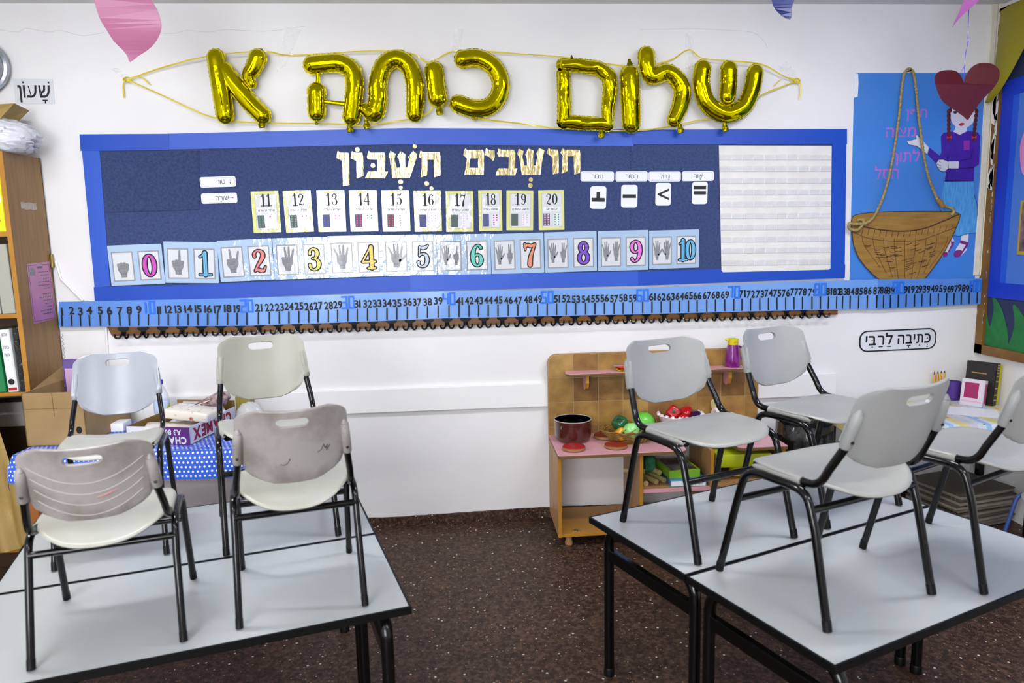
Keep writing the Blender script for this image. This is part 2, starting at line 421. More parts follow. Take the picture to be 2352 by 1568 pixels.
# ceiling fluorescent fittings (the lamps that light the room)
m_tube = mat('fluorescent_diffuser', 'f7f9ff', .4, emit=TUBE_POWER)
for i, (x, y, lab) in enumerate(((-1.5, -1.75, 'over the polka dot table end'), (1.75, -1.75, 'over the toy kitchen end'), (-1.5, -4.4, 'in front of the daylit window'), (1.75, -4.4, 'away from the daylit window'))):
    t = thing('ceiling_light', 'white fluorescent ceiling fitting with glowing diffuser '+lab, 'ceiling light', (x, y, ZC), group='fluorescent ceiling fittings')
    MB().box(x-.68, x+.68, y-.13, y+.13, ZC-.05, ZC, .006).obj('housing', m_white, t)
    MB().box(x-.62, x+.62, y-.1, y+.1, ZC-.07, ZC-.05, .004).obj('diffuser', m_tube, t)

# ================================================================== pin board on the back wall
m_navy = mat('navy_felt', '36436a', .95, spec=.15, col2='435078', vscale=75, detail=8, bump=.3, bscale=160)
m_blue = mat('blue_card', '0648b8', .45, col2='0542b0', vscale=2.5, bump=.02, bscale=12)
m_blue2 = mat('light_blue_card', '2658c4', .45, col2='2252be', vscale=2.5, bump=.02, bscale=12)
bt = thing('pin_board', 'long navy felt pin board with a blue card border on the white wall', 'pin board', W(1060, 690))
inner = WP([(228, 345), (930, 331), (1455, 331), (1912, 332), (1908, 612), (1464, 626), (943, 636), (413, 658), (252, 657)])
MB().prism(WP([(205, 330), (930, 315), (1930, 315), (1925, 622), (940, 650), (232, 672)]), -.012, -.001).obj('backing', m_navy, bt)
MB().prism(WP([(230, 349), (457.5, 345), (457.5, 481), (250, 487)], -.012), -.0165, -.012).obj('felt_panel', mat('navy_felt_panel', '334062', .95, spec=.15, col2='3f4c72', vscale=75, detail=8, bump=.3, bscale=160), bt)
MB().prism(WP([(1014, 330), (1448, 334), (1448, 618), (1014, 632)], -.012), -.0130, -.012).obj('felt_panel', m_navy, bt)
mb = MB()
for k in range(26):
    v = 340 + k*7.6
    a = W(1448, v, -.0135); mb.box(a.x-.0015, a.x+.0015, -.0142, -.013, a.z-.006, a.z+.004)
mb.obj('seam_stitching', mat('dark_seam', '14161c', .8), bt)
strips = [([(183, 308.6), (388, 307.4), (388, 344.7), (185.5, 346.7)], m_blue, 2), ([(386, 307), (932, 294), (932, 330.5), (386, 343.5)], m_blue2, 0),
          ([(930, 294), (1455, 297), (1455, 336), (930, 331)], m_blue2, 1), ([(1453, 298), (1945, 296), (1945, 331), (1453, 331.5)], m_blue, 2),
          ([(188.5, 346), (229, 346), (253, 657), (217.5, 660)], m_blue2, 1), ([(1911, 330), (1944, 330), (1940, 609), (1908, 610)], m_blue, 1),
          ([(216, 659), (413.5, 655), (415, 689), (218.5, 690.7)], m_blue, 3), ([(413, 655), (944, 633), (944, 668), (413, 689)], m_blue, 2),
          ([(942, 632), (1466, 623), (1465, 656), (943, 669)], m_blue2, 3), ([(1464, 624), (1908, 609), (1941, 607), (1940, 638), (1465, 656)], m_blue, 2)]
for q, m, l in strips:
    MB().prism(WP(q, -.014), -.0145-.0012*l, -.0125).obj('border_strip', m, bt)
# white wall filler where paint shows under the board
# ---------------------------------------------------------------- number cards 0-10
m_lam = mat('laminated_pale_blue', 'a0bcd8', .35, coat=1, crough=.05, bump=.55, bscale=14)
m_lamw = mat('laminated_white', 'd2d5d8', .4, coat=1, crough=.05, bump=.55, bscale=14)
m_grey = mat('grey_print', '8f9196', .6, coat=.5)
m_hand = mat('hand_print', '86878b', .6, col2='77787c', vscale=60, coat=.5)
m_hand2 = mat('hand_print_dark', '55565b', .6, coat=.4)
Z6, Z7, Z8 = ((180, 290), 4.0207), ((740, 310), 3.7935), ((1300, 310), 3.5636)
def zq(z, *pts): return [(z[0][0]+a/z[1], z[0][1]+b/z[1]) for a, b in pts]
NC = [zq(Z6, (275, 1105), (770, 1080), (798, 1455), (297, 1470)), zq(Z6, (790, 1062), (1282, 1070), (1300, 1447), (800, 1445)),
      zq(Z6, (1285, 1055), (1790, 1035), (1808, 1412), (1308, 1440)), zq(Z6, (1795, 1035), (2300, 1020), (2312, 1402), (1812, 1415)),
      zq(Z7, (47, 880), (522, 872), (527, 1228), (58, 1245)), zq(Z7, (523, 872), (995, 865), (1002, 1220), (527, 1228)),
      zq(Z7, (997, 868), (1465, 860), (1472, 1210), (1005, 1222)), zq(Z7, (1468, 862), (1928, 850), (1935, 1195), (1475, 1215)),
      [(1250, 534), (1370, 530), (1371, 622), (1251.4, 625.8)], zq(Z8, (257, 785), (670, 778), (680, 1100), (268, 1115)),
      zq(Z8, (677, 780), (1083, 775), (1092, 1080), (685, 1100))]
NCOL = ['c43fb4', '5cb4e0', 'd86a62', 'e6d94a', 'ecc23a', 'b9c3d2', '49cdb8', 'e0845e', '7a3fd0', 'e06ccc', '5cb4e0']
WORDN = ['zero', 'one', 'two', 'three', 'four', 'five', 'six', 'seven', 'eight', 'nine', 'ten']
def hand(mb, dk, fingers, cx, cz, s, y, mir=1, thumb=True, xs=1.0):
    """grey hand seen from the palm, fingers = which of the four are stretched"""
    X = lambda a: cx + mir*a*s*xs
    mb.poly([(X(a), cz+b*s) for a, b in ((-.16, -.5), (.16, -.5), (.17, -.3), (.3, -.05), (.31, .18), (.2, .26), (-.2, .26), (-.31, .15), (-.3, -.1), (-.17, -.3))], y)
    base = [(-.23, .2), (-.08, .25), (.08, .25), (.23, .18)]; tip = [(-.42, .62), (-.13, .78), (.1, .8), (.34, .66)]
    for i in range(4):
        a, b = base[i], tip[i]
        if i in fingers: mb.ribbon([(X(a[0]), cz+a[1]*s), (X(b[0]), cz+b[1]*s)], [.15*s*xs**.5, .10*s*xs**.5], y)
        else:
            mb.disc((X(a[0]), cz+(a[1]-.02)*s), .1*s*xs**.5, y)
            dk.ribbon([(X(a[0]-.06), cz+(a[1]-.12)*s), (X(a[0]+.06), cz+(a[1]-.12)*s)], .016*s, y-.0003)
    if thumb: mb.ribbon([(X(.22), cz-.12*s), (X(.46), cz+.08*s), (X(.56), cz+.22*s)], [.18*s*xs**.5, .14*s*xs**.5, .1*s*xs**.5], y)
    else:
        mb.disc((X(.02), cz-.02*s), .12*s*xs**.5, y); dk.ribbon([(X(-.16), cz-.02*s), (X(.12), cz-.04*s)], .016*s, y-.0003)
    dk.ribbon([(X(-.17), cz-.31*s), (X(.17), cz-.31*s)], .02*s, y-.0003)
for n, q in enumerate(NC):
    c, w, h, a = quadframe(q, -.016-.0012*(n % 2))
    t = thing('number_card', 'laminated pale blue card with a counting hand and the numeral %s' % WORDN[n], 'number card', c, ry=-a, group='number cards zero to ten')
    MB().prism(rrect(w, h, .004), -.0006, .0006).obj('sheet', m_lam, t, world=False)
    px, pw, ph, cz = .245*w, .40*w, .74*h, -.03*h
    for sx in (-1, 1):
        MB().rect(sx*px-pw/2, sx*px+pw/2, cz-ph/2, cz+ph/2, -.0010).obj('frame', m_grey, t, world=False)
        MB().rect(sx*px-pw/2+.007, sx*px+pw/2-.007, cz-ph/2+.007, cz+ph/2-.007, -.0013).obj('panel', m_lamw, t, world=False)
    A = (0, 1, 2, 3); yy = -.0017
    if n <= 5: HS = [([(), (2,), (1, 3), (1, 2, 3), A, A][n], -px, .10, 1, n == 5, 1.0)]
    else: HS = [(A, -px-.029, .085, 1, True, .58), ([(1,), (1, 2), (0, 1, 2), A, A][n-6], -px+.030, .085, -1, n == 10, .58)]
    for fg, hx, hs, mi, tb, xs_ in HS:
        hm, dk = MB(), MB(); hand(hm, dk, fg, hx, cz-.01, hs, yy, mir=mi, thumb=tb, xs=xs_)
        hm.obj('hand_drawing', m_hand, t, world=False); q = dk.obj('hand_shading', m_hand2, t, world=False); q['kind'] = 'stuff'
    s = str(n); o1, o2, o3 = MB(), MB(), MB()
    for i, ch in enumerate(s):
        x = px + (0 if len(s) == 1 else (-.022, .024)[i]); hh = .128 if n != 10 else .12
        numeral(o1, ch, hh, x, cz, -.0017, .105, 1.0, 1.0 if n != 10 else .8); numeral(o2, ch, hh, x, cz, -.0021, .0, 1.0, 1.0 if n != 10 else .8)
        if n in (1, 10, 3, 8, 6): numeral(o3, ch, hh*.98, x, cz, -.0025, -.03, .28)
    o1.obj('numeral_outline', m_ink, t, world=False); o2.obj('numeral_fill', mat('crayon_'+NCOL[n], NCOL[n], .55, coat=.6, col2=NCOL[n], bump=.2, bscale=120), t, world=False)
    if o3.v: o3.obj('numeral_hatching', m_hand2, t, world=False)
# ---------------------------------------------------------------- teen cards 11-20
m_yel = mat('laminated_pale_yellow', 'd8d878', .35, coat=1, crough=.05, bump=.5, bscale=12)
TC = [zq(Z6, (1598, 600), (1852, 595), (1868, 977), (1612, 985)), zq(Z6, (1893, 596), (2152, 590), (2168, 970), (1912, 985)),
      [(728.4, 437.2), (790.6, 436), (796, 532), (730, 532.5)], zq(Z7, (233, 482), (478, 478), (487, 838), (247, 842)),
      zq(Z7, (515, 483), (757, 480), (770, 838), (527, 842)), zq(Z7, (790, 487), (1032, 483), (1046, 838), (812, 843)),
      zq(Z7, (1075, 487), (1316, 487), (1320, 842), (1083, 843)), zq(Z7, (1360, 483), (1563, 480), (1570, 833), (1367, 837)),
      zq(Z7, (1605, 483), (1840, 485), (1838, 830), (1605, 830)), zq(Z7, (1880, 483), (2105, 480), (2113, 825), (1890, 830))]
TW = ['אחד עשרה', 'שתים עשרה', 'שלוש עשרה', 'ארבע עשרה', 'חמש עשרה', 'שש עשרה', 'שבע עשרה', 'שמונה עשרה', 'תשע עשרה', 'עשרים']
TD = ['2e8a62', '6a9a7a', '3a48c8', 'c8449c', 'c23a6a', '3346c0', '2a6a4c', '3a4cc4', '2c6a4a', 'd8a8d6']
TU = ['c84a8a', 'c84a6a', 'd89ac8', '3f9a6a', '8a8e90', 'dcaed6', 'dcaed6', 'a83a86', 'dcaed6', '3f9a6a']
m_lgrey = mat('pale_grey_print', 'c9ccd0', .6); m_dgrey = mat('dark_tray_print', '55555c', .6)
for i, q in enumerate(TC):
    n = 11+i; c, w, h, a = quadframe(q, -.0165)
    t = thing('number_card', 'small yellow laminated card reading %s with counting dots' % 'eleven twelve thirteen fourteen fifteen sixteen seventeen eighteen nineteen twenty'.split()[i], 'number card', c, ry=-a, group='yellow cards eleven to twenty')
    MB().prism(rrect(w, h, .003), -.0006, .0006).obj('sheet', m_yel, t, world=False)
    pw, ph = .76*w, .84*h; ox = .02*w
    MB().rect(ox-pw/2-.0015, ox+pw/2+.0015, -ph/2-.0015, ph/2+.0015, -.0009).obj('frame', m_grey, t, world=False)
    MB().rect(ox-pw/2, ox+pw/2, -ph/2, ph/2, -.0012).obj('panel', m_lamw, t, world=False)
    nm = MB()
    for k, ch in enumerate(str(n)): numeral(nm, ch, .29*h, ox+(-1, 1)[k]*(.115 if n != 11 else .10)*w, .28*h, -.0016, -.005 if ch != '1' else 0, .95, .85)
    nm.obj('numeral', m_ink, t, world=False)
    MB().rect(ox-pw*.44, ox+pw*.44, -.0*h-.005, .085*h, -.0015).obj('word_panel', mat('word_panel_print', 'e2e4e7', .5, coat=.8), t, world=False)
    lettering(MB(), TW[i], .045*h, ox, .035*h, -.0018, off=.012, rtl=True, width=min(pw*.8, pw*.11*len(TW[i]))).obj('word', m_ink, t, world=False)
    MB().rect(ox-.34*w, ox-.085*w, -.39*h, -.08*h, -.0015).obj('dot_tray', m_dgrey, t, world=False)
    MB().rect(ox+.06*w, ox+.34*w, -.39*h, -.08*h, -.0015).obj('unit_tray', mat('word_panel_print'), t, world=False)
    d1, d2 = MB(), MB()
    for k in range(10): d1.disc((ox-.275*w+(k % 2)*.125*w, -.115*h-(k//2)*.059*h), .0048, -.0019, 8)
    cols = 1 if n == 15 else 2
    for k in range(n-10):
        r, cc = (k, 0) if n in (15,) else (k % 5, k//5) if n in (17, 18, 19, 20) else (k//2, k % 2)
        d2.disc((ox+.12*w+cc*.13*w, -.115*h-r*.059*h), .0046, -.0019, 8)
    d1.obj('ten_dots', mat('dots_'+TD[i], TD[i], .5), t, world=False); d2.obj('unit_dots', mat('dots_'+TU[i], TU[i], .5), t, world=False)
# ---------------------------------------------------------------- word labels and sign cards
m_labw = mat('laminated_label_white', 'e9edf0', .35, coat=.9, crough=.08, bump=.1, bscale=8)
m_txt = mat('grey_blue_ink', '3c4650', .6)
LB = [(zq(Z6, (1120, 470), (1452, 460), (1457, 555), (1125, 568)), 'טוּר', 'd', 'column', .12), (zq(Z6, (1133, 622), (1465, 611), (1469, 706), (1138, 716)), 'שׁוּרָה', 'r', 'row', .17),
      (zq(Z8, (118, 297), (393, 299), (394, 380), (119, 379)), 'חִבּוּר', '', 'addition', .2), (zq(Z8, (405, 298), (668, 297), (669, 379), (406, 380)), 'חִסּוּר', '', 'subtraction', .2),
      (zq(Z8, (675, 299), (940, 299), (940, 380), (675, 381)), 'גָּדוֹל', '', 'greater', .17), (zq(Z8, (948, 297), (1210, 296), (1212, 374), (949, 379)), 'שָׁוֶה', '', 'equal', .15)]
for q, s, arrow, en, wd_ in LB:
    c, w, h, a = quadframe(q, -.0165)
    t = thing('word_label', 'narrow white laminated label with the Hebrew word for %s on navy felt' % en, 'label', c, ry=-a, group='white word labels')
    MB().prism(rrect(w, h, .012), -.0008, .0008).obj('sheet', m_labw, t, world=False)
    MB().prism(rrect(w*.95, h*.82, .009), -.0010, -.0009).obj('outline', m_grey, t, world=False)
    MB().prism(rrect(w*.95-.0018, h*.82-.0018, .008), -.0013, -.0011).obj('field', m_labw, t, world=False)
    tx = lettering(MB(), s, .4*h, (.08*w if arrow else 0), 0, -.0016, rtl=True, off=.0)
    if arrow == 'd': tx.ribbon([(.34*w, .2*h), (.34*w, -.2*h)], .0016, -.0016).poly([(.34*w-.004, -.1*h), (.34*w+.004, -.1*h), (.34*w, -.26*h)], -.0016)
    if arrow == 'r': tx.ribbon([(.25*w, .02*h), (.37*w, .02*h)], .0016, -.0016).poly([(.36*w, .1*h), (.36*w, -.06*h), (.41*w, .02*h)], -.0016)
    tx.obj('word', m_txt, t, world=False)
SGN = [((197, 418), (328, 420), (330, 606), (198, 604), 'plus', 'a plus sign cut off below'), ((452, 408), (583, 408), (587, 593), (450, 593), 'minus', 'a minus bar'),
       ((732, 392), (858, 392), (861, 577), (732, 578), 'less', 'a less-than sign'), ((1032, 382), (1155, 383), (1160, 565), (1031, 566), 'eq', 'an equals sign')]
for p0, p1, p2, p3, k, en in SGN:
    c, w, h, a = quadframe(zq(Z8, p0, p1, p2, p3), -.0165)
    t = thing('sign_card', 'white rounded card with %s in black on navy felt' % en, 'sign card', c, ry=-a, group='maths sign cards')
    MB().prism(rrect(w, h, .016), -.0009, .0009).obj('sheet', m_labw, t, world=False)
    s = MB(); yy = -.0014
    if k == 'plus': s.rect(-.41*w, .41*w, -.18*h, -.01*h, yy).rect(-.11*w, .11*w, -.01*h, .25*h, yy)
    if k == 'minus': s.rect(-.41*w, .41*w, -.08*h, .08*h, yy)
    if k == 'less': s.poly([(.36*w, .26*h), (.36*w, .16*h), (-.12*w, 0), (.36*w, -.16*h), (.36*w, -.26*h), (-.36*w, -.03*h), (-.36*w, .03*h)], yy)
    if k == 'eq': s.rect(-.4*w, .4*w, .17*h, .33*h, yy).rect(-.4*w, .4*w, -.07*h, .09*h, yy)
    s.obj('printed_sign', m_ink, t, world=False)
# ---------------------------------------------------------------- gold letters
m_gold = mat('gold_foil_card', 'b3a070', .2, metal=1, bump=.9, bscale=9, bstretch=(3, 1, .7), col2='c8b88a', vscale=9)
LT = {'final nun': ([(133, 137), (160, 152), (228, 155), (235, 190), (238, 435), (181, 445), (178, 300), (175, 225), (125, 200)], 'second'),
 'narrow vav under a dot': ([(260, 140), (285, 152), (350, 155), (357, 190), (360, 355), (300, 380), (297, 225), (248, 203)], 'second'),
 'bet with a dot inside': ([(405, 138), (425, 154), (540, 152), (552, 180), (548, 318), (576, 318), (546, 376), (374, 376), (400, 318), (478, 318), (480, 215), (395, 212), (390, 190)], 'second'),
 'shin with a dot above': ([(595, 137), (640, 165), (632, 205), (648, 285), (683, 283), (668, 210), (655, 190), (682, 140), (728, 168), (722, 205), (728, 283), (742, 283), (760, 205), (745, 195), (793, 138), (828, 165), (822, 205), (765, 373), (608, 373), (590, 205), (578, 180)], 'second'),
 'wide het': ([(857, 135), (878, 150), (1025, 150), (1030, 180), (1033, 352), (975, 369), (970, 215), (918, 215), (915, 350), (861, 369), (865, 205), (842, 190)], 'second'),
 'final mem': ([(1243, 115), (1262, 130), (1400, 128), (1410, 160), (1408, 346), (1240, 348), (1262, 205), (1228, 175)], 'first'),
 'small yod': ([(1428, 115), (1450, 128), (1500, 135), (1503, 190), (1490, 231), (1455, 190), (1415, 175)], 'first'),
 'bet': ([(1538, 118), (1560, 128), (1672, 128), (1682, 160), (1680, 290), (1705, 290), (1680, 351), (1507, 351), (1535, 290), (1622, 290), (1625, 190), (1535, 188), (1522, 160)], 'first'),
 'shin': ([(1712, 120), (1755, 138), (1745, 185), (1760, 265), (1785, 265), (1782, 190), (1768, 170), (1795, 118), (1842, 135), (1838, 180), (1842, 265), (1860, 265), (1875, 180), (1862, 165), (1890, 112), (1937, 135), (1925, 185), (1900, 346), (1740, 346), (1715, 190), (1698, 165)], 'first'),
 'narrow vav': ([(1970, 110), (1990, 125), (2055, 128), (2060, 160), (2064, 330), (2010, 343), (2000, 190), (1955, 160)], 'first'),
 'het': ([(2093, 115), (2115, 128), (2240, 128), (2250, 160), (2248, 330), (2195, 346), (2190, 185), (2140, 185), (2138, 315), (2085, 336), (2095, 180), (2075, 155)], 'first')}
for nm, (pl, wd_) in LT.items():
    ho = [WP([(1290, 203), (1358, 203), (1358, 285), (1280, 285)], -.016, *Z7)] if nm == 'final mem' else ()
    o = MB().prism(WP(pl, -.016, *Z7), -.0172, -.0155, ho).obj('gold_letter', m_gold)
    tag(o, 'gold foil Hebrew letter %s in the %s heading word' % (nm, wd_), 'letter', 'gold heading letters')
GD = [(307, 127, 20, 'above the vav of the second word'), (806, 100, 18, 'above the shin of the second word'), (442, 266, 19, 'inside the bet'), (684, 408, 20, 'upper of two under the second-word shin'),
      (685, 458, 16, 'lower of two under the second-word shin, touching card 15'), (911, 423, 20, 'left below the wide het'), (952, 465, 17, 'right below the wide het, at the top of card 16'),
      (1818, 388, 19, 'upper of two under the first-word shin'), (1813, 440, 20, 'lower of two under the first-word shin')]
for u, v, r, en in GD:
    c = WP([(u, v)], -.016, *Z7)[0]; rr = r/3.79/402
    o = MB().prism([(c[0]+rr*cos(2*pi*k/20), c[1]+rr*sin(2*pi*k/20)) for k in range(20)], -.0178, -.0163).obj('gold_dot', m_gold)
    tag(o, 'round gold foil vowel dot '+en, 'vowel dot', 'gold vowel dots')
# ---------------------------------------------------------------- pocket chart
m_chart = mat('chart_fabric', 'e6e4de', .7, col2='dcd9d2', vscale=10, bump=.25, bscale=14)
m_pocket = mat_clear('clear_pocket', 'e8e8ee', .34, .14, .5, 55)
ct = thing('pocket_chart', 'white fabric pocket chart with ten rows of clear pockets on the navy board', 'pocket chart', W(1780, 625, -.016))
MB().prism(WP([(1651, 334), (1910, 335), (1907, 616), (1903, 619), (1661, 625), (1657, 622)], -.0165), -.0185, -.0155).obj('backing', m_chart, ct)
rows = [205, 300, 398, 492, 590, 685, 780, 880, 970, 1070]
cell = None
for ri, v in enumerate(rows):
    u0, u1 = 1255+ri*1.9, 2172-ri*1.0
    dv = -ri*1.2
    a = WP([(u0, v), (u1, v+dv), (u0, v-48)], -.0187, *Z8)
    hh = a[2][1]-a[0][1]
    MB().add([(a[0][0], -.0192, a[0][1]-.0012), (a[1][0], -.0192, a[1][1]-.0012), (a[1][0], -.0192, a[1][1]+.0012), (a[0][0], -.0192, a[0][1]+.0012)], [(0, 1, 2, 3)]).obj('row_seam', mat('seam_grey', 'a9a7a6', .7), ct)
    for k in range(10):
        t0, t1 = (k+.02)/10, (k+.98)/10
        x0 = a[0][0]+(a[1][0]-a[0][0])*t0; x1 = a[0][0]+(a[1][0]-a[0][0])*t1; zz = a[0][1]+(a[1][1]-a[0][1])*(t0+t1)/2
        b = .0015*RND.uniform(.4, 1.5)
        MB().add([(x0, -.0192, zz), (x1, -.0192, zz), (x1, -.0200-b, zz+hh*.9), ((x0+x1)/2, -.0204-2*b, zz+hh*.93), (x0, -.0200-b, zz+hh*.9)], [(0, 1, 2, 3, 4)]).obj('pocket', m_pocket, ct)

# ================================================================== coat rack and number line
m_oak = mat('varnished_oak', '5e3c10', .35, col2='764e1a', vscale=5, stretch=(1, 1, 14), detail=6)
A = W(252, 764); B = W(1920, 719)
zr = (A.z+B.z)/2
rk = thing('coat_rack', 'long varnished wooden coat rail with black double hooks under the number strip', 'coat rack', ((A.x+B.x)/2, 0, zr-.02))
MB().prism([(A.x, zr+.035), (A.x+.02, zr-.012), (B.x, zr-.012), (B.x, zr+.10), (A.x, zr+.10)], -.02, 0).obj('rail', m_oak, rk)
x0 = W(282.5, 760, -.03).x; x1 = W(1887, 716, -.03).x
hk = MB(); 
hk.prism([(-.026, .062), (-.026, .044), (-.032, .034), (-.024, .026), (-.013, .022), (-.012, .006), (-.005, -.004), (.005, -.004), (.012, .006), (.013, .022), (.024, .026), (.032, .034), (.026, .044), (.026, .062)], -.025, -.02)
for s in (-1, 1):
    hk.tube(spline([(s*.006, -.024, .016), (s*.009, -.034, 0), (s*.02, -.046, -.014), (s*.034, -.052, -.008), (s*.037, -.053, .004)], 4), [.0055]*16+[.006], 6)
    hk.lathe([(0, -.005), (.005, -.003), (.006, .001), (.004, .005), (0, .006)], 8, (s*.037, -.053, .006))
me = hk.mesh('hook', m_black, 40)
for i in range(39):
    o = bpy.data.objects.new('hook', me); COL.objects.link(o); o.parent = rk
    o.location = Vector((x0+(x1-x0)*i/38, 0, zr-.008+.0)) - Vector(rk.location)
m_strip = mat('number_strip_blue', '6a9ade', .4, coat=.5, crough=.15, col2='74a2e2', vscale=2, bump=.15, bscale=4)
m_strip2 = mat('number_strip_blue_deep', '4f84d2', .4, coat=.5, crough=.15, col2='5a8cd6', vscale=2, bump=.15, bscale=4)
m_bnum = mat('blue_marker', '1c6edc', .5)
nl = thing('number_line', 'light blue paper number strip from 1 to 100 along the wall', 'number line', W(1100, 735, -.03))
T1 = [65, 132, 193, 255, 330, 393, 465, 531, 598, 665, 738, 803, 870, 940, 1008, 1076, 1143, 1213, 1280, 1347, 1427, 1503, 1572, 1638, 1707, 1775, 1840, 1912, 1976, 2047, 2112, 2183, 2249, 2318]
T2 = [206, 287, 362, 443, 525, 609, 687, 763, 837, 912, 987, 1066, 1140, 1218, 1293, 1367, 1440, 1513, 1587, 1664, 1736, 1809, 1883, 1953, 2027, 2104, 2176, 2247, 2318]
T3 = [290, 343, 395, 452, 504, 560, 614, 663, 715, 770, 822, 873, 925, 975, 1025, 1083, 1133, 1182, 1231, 1267, 1312, 1363, 1415, 1472, 1512, 1553, 1600, 1648, 1698, 1742, 1792, 1840, 1890, 1934, 1978, 2025, 2073]
TX = [120+q/3.0154 for q in T1] + [850+q/3.36 for q in T2] + [1450+q/2.6075 for q in T3]
KEY = [(135, 693, 751), (569, 684, 748), (850, 674, 738), (1013, 668, 731), (1445, 662, 722), (1845, 646, 712), (2025, 641, 710), (2271, 639, 697)]
def edge(u):
    for (a, b, c), (d, e, f) in zip(KEY, KEY[1:]):
        if u <= d or d == 2271:
            t = (u-a)/(d-a); return b+(e-b)*t, c+(f-c)*t
SHEETS = [(135, 571), (571, 1013), (1012, 1446), (1444, 1846), (1844, 2018), (2016, 2271)]
for i, (a, b) in enumerate(SHEETS):
    k = 14; y = -.0275-.0008*(i % 2); V = []; F = []
    for j in range(k+1):
        u = a+(b-a)*j/k; t, bt_ = edge(u)
        if b > 2200 or i == 4: t += .6*sin(j*1.7)
        for q in range(3):
            w = W(u, t+(bt_-t)*q/2, y); V.append((w.x, y-.002*sin(j*.9+q), w.z))
    for j in range(k):
        for q in range(2): F.append((j*3+q, j*3+q+1, j*3+q+4, j*3+q+3))
    MB().add(V, F).obj('strip_sheet', m_strip if i not in (0, 5) else m_strip2, nl, smooth=60)
for n in range(1, 101):
    u = TX[n-1]; t, b = edge(u); H = b-t
    p = WP([(u, t+.53*H), (u+1.2*(n < 9)-.8*(n > 80), b-2)], -.032)
    MB().ribbon([p[0], p[1]], .0078, -.0318, cap=False).obj('tick_mark', m_ink, nl)
    if n % 10:
        c = WP([(u+.5, t+.37*H)], -.032)[0]
        lettering(MB(), str(n), .041, c[0], c[1]+RND.uniform(-.003, .003), -.0318, off=.028, ref=.7, gap=.06, maxw=.049, ang=RND.uniform(-.05, .05)).obj('numeral', m_ink, nl)
    else:
        c = WP([(u-(6 if n == 100 else 0), t+.29*H)], -.032)[0]; s = str(n); ww = .078 if n < 100 else .085; n2 = MB()
        for i, ch in enumerate(s):
            sh = -.008 if ch == '1' else 0
            segs = {'0': 'abcdef', '1': 'bc', '2': 'abged', '3': 'abgcd', '4': 'fgbc', '5': 'afgcd', '6': 'afgedc', '7': 'abc', '8': 'abcdefg', '9': 'abcdfg'}[ch]
            gx = c[0]+(i-(len(s)-1)/2)*ww/len(s)+sh; hw, hh = (.0125 if n < 100 else .009), .032
            S = {'a': ((-hw-.005, hh), (hw+.005, hh)), 'b': ((hw, hh), (hw, 0)), 'c': ((hw, 0), (hw, -hh)), 'd': ((-hw-.005, -hh), (hw+.005, -hh)), 'e': ((-hw, 0), (-hw, -hh)), 'f': ((-hw, hh), (-hw, 0)), 'g': ((-hw, 0), (hw, 0))}
            for g in segs: n2.ribbon([(gx+q[0], c[1]+q[1]) for q in S[g]], .0105, -.0318-.0002*i, cap=False)
        n2.obj('tens_numeral', m_bnum, nl)
# fine cracks in the wall paint near the ceiling
wb = bpy.data.objects['wall_back']
for pts in ([(0, 68), (40, 74), (58, 65), (90, 70), (115, 74), (140, 70), (190, 82), (240, 74)], [(375, 77), (405, 76), (430, 70), (480, 74), (520, 68), (610, 72), (700, 60)], [(1470, 68), (1520, 67), (1600, 66), (1680, 70), (1730, 75), (1755, 95), (1762, 110)]):
    MB().ribbon(WP(spline(pts, 3)), .0016, -.0006).obj('paint_crack', mat('crack_grey', 'c4c2c0', .8), wb)
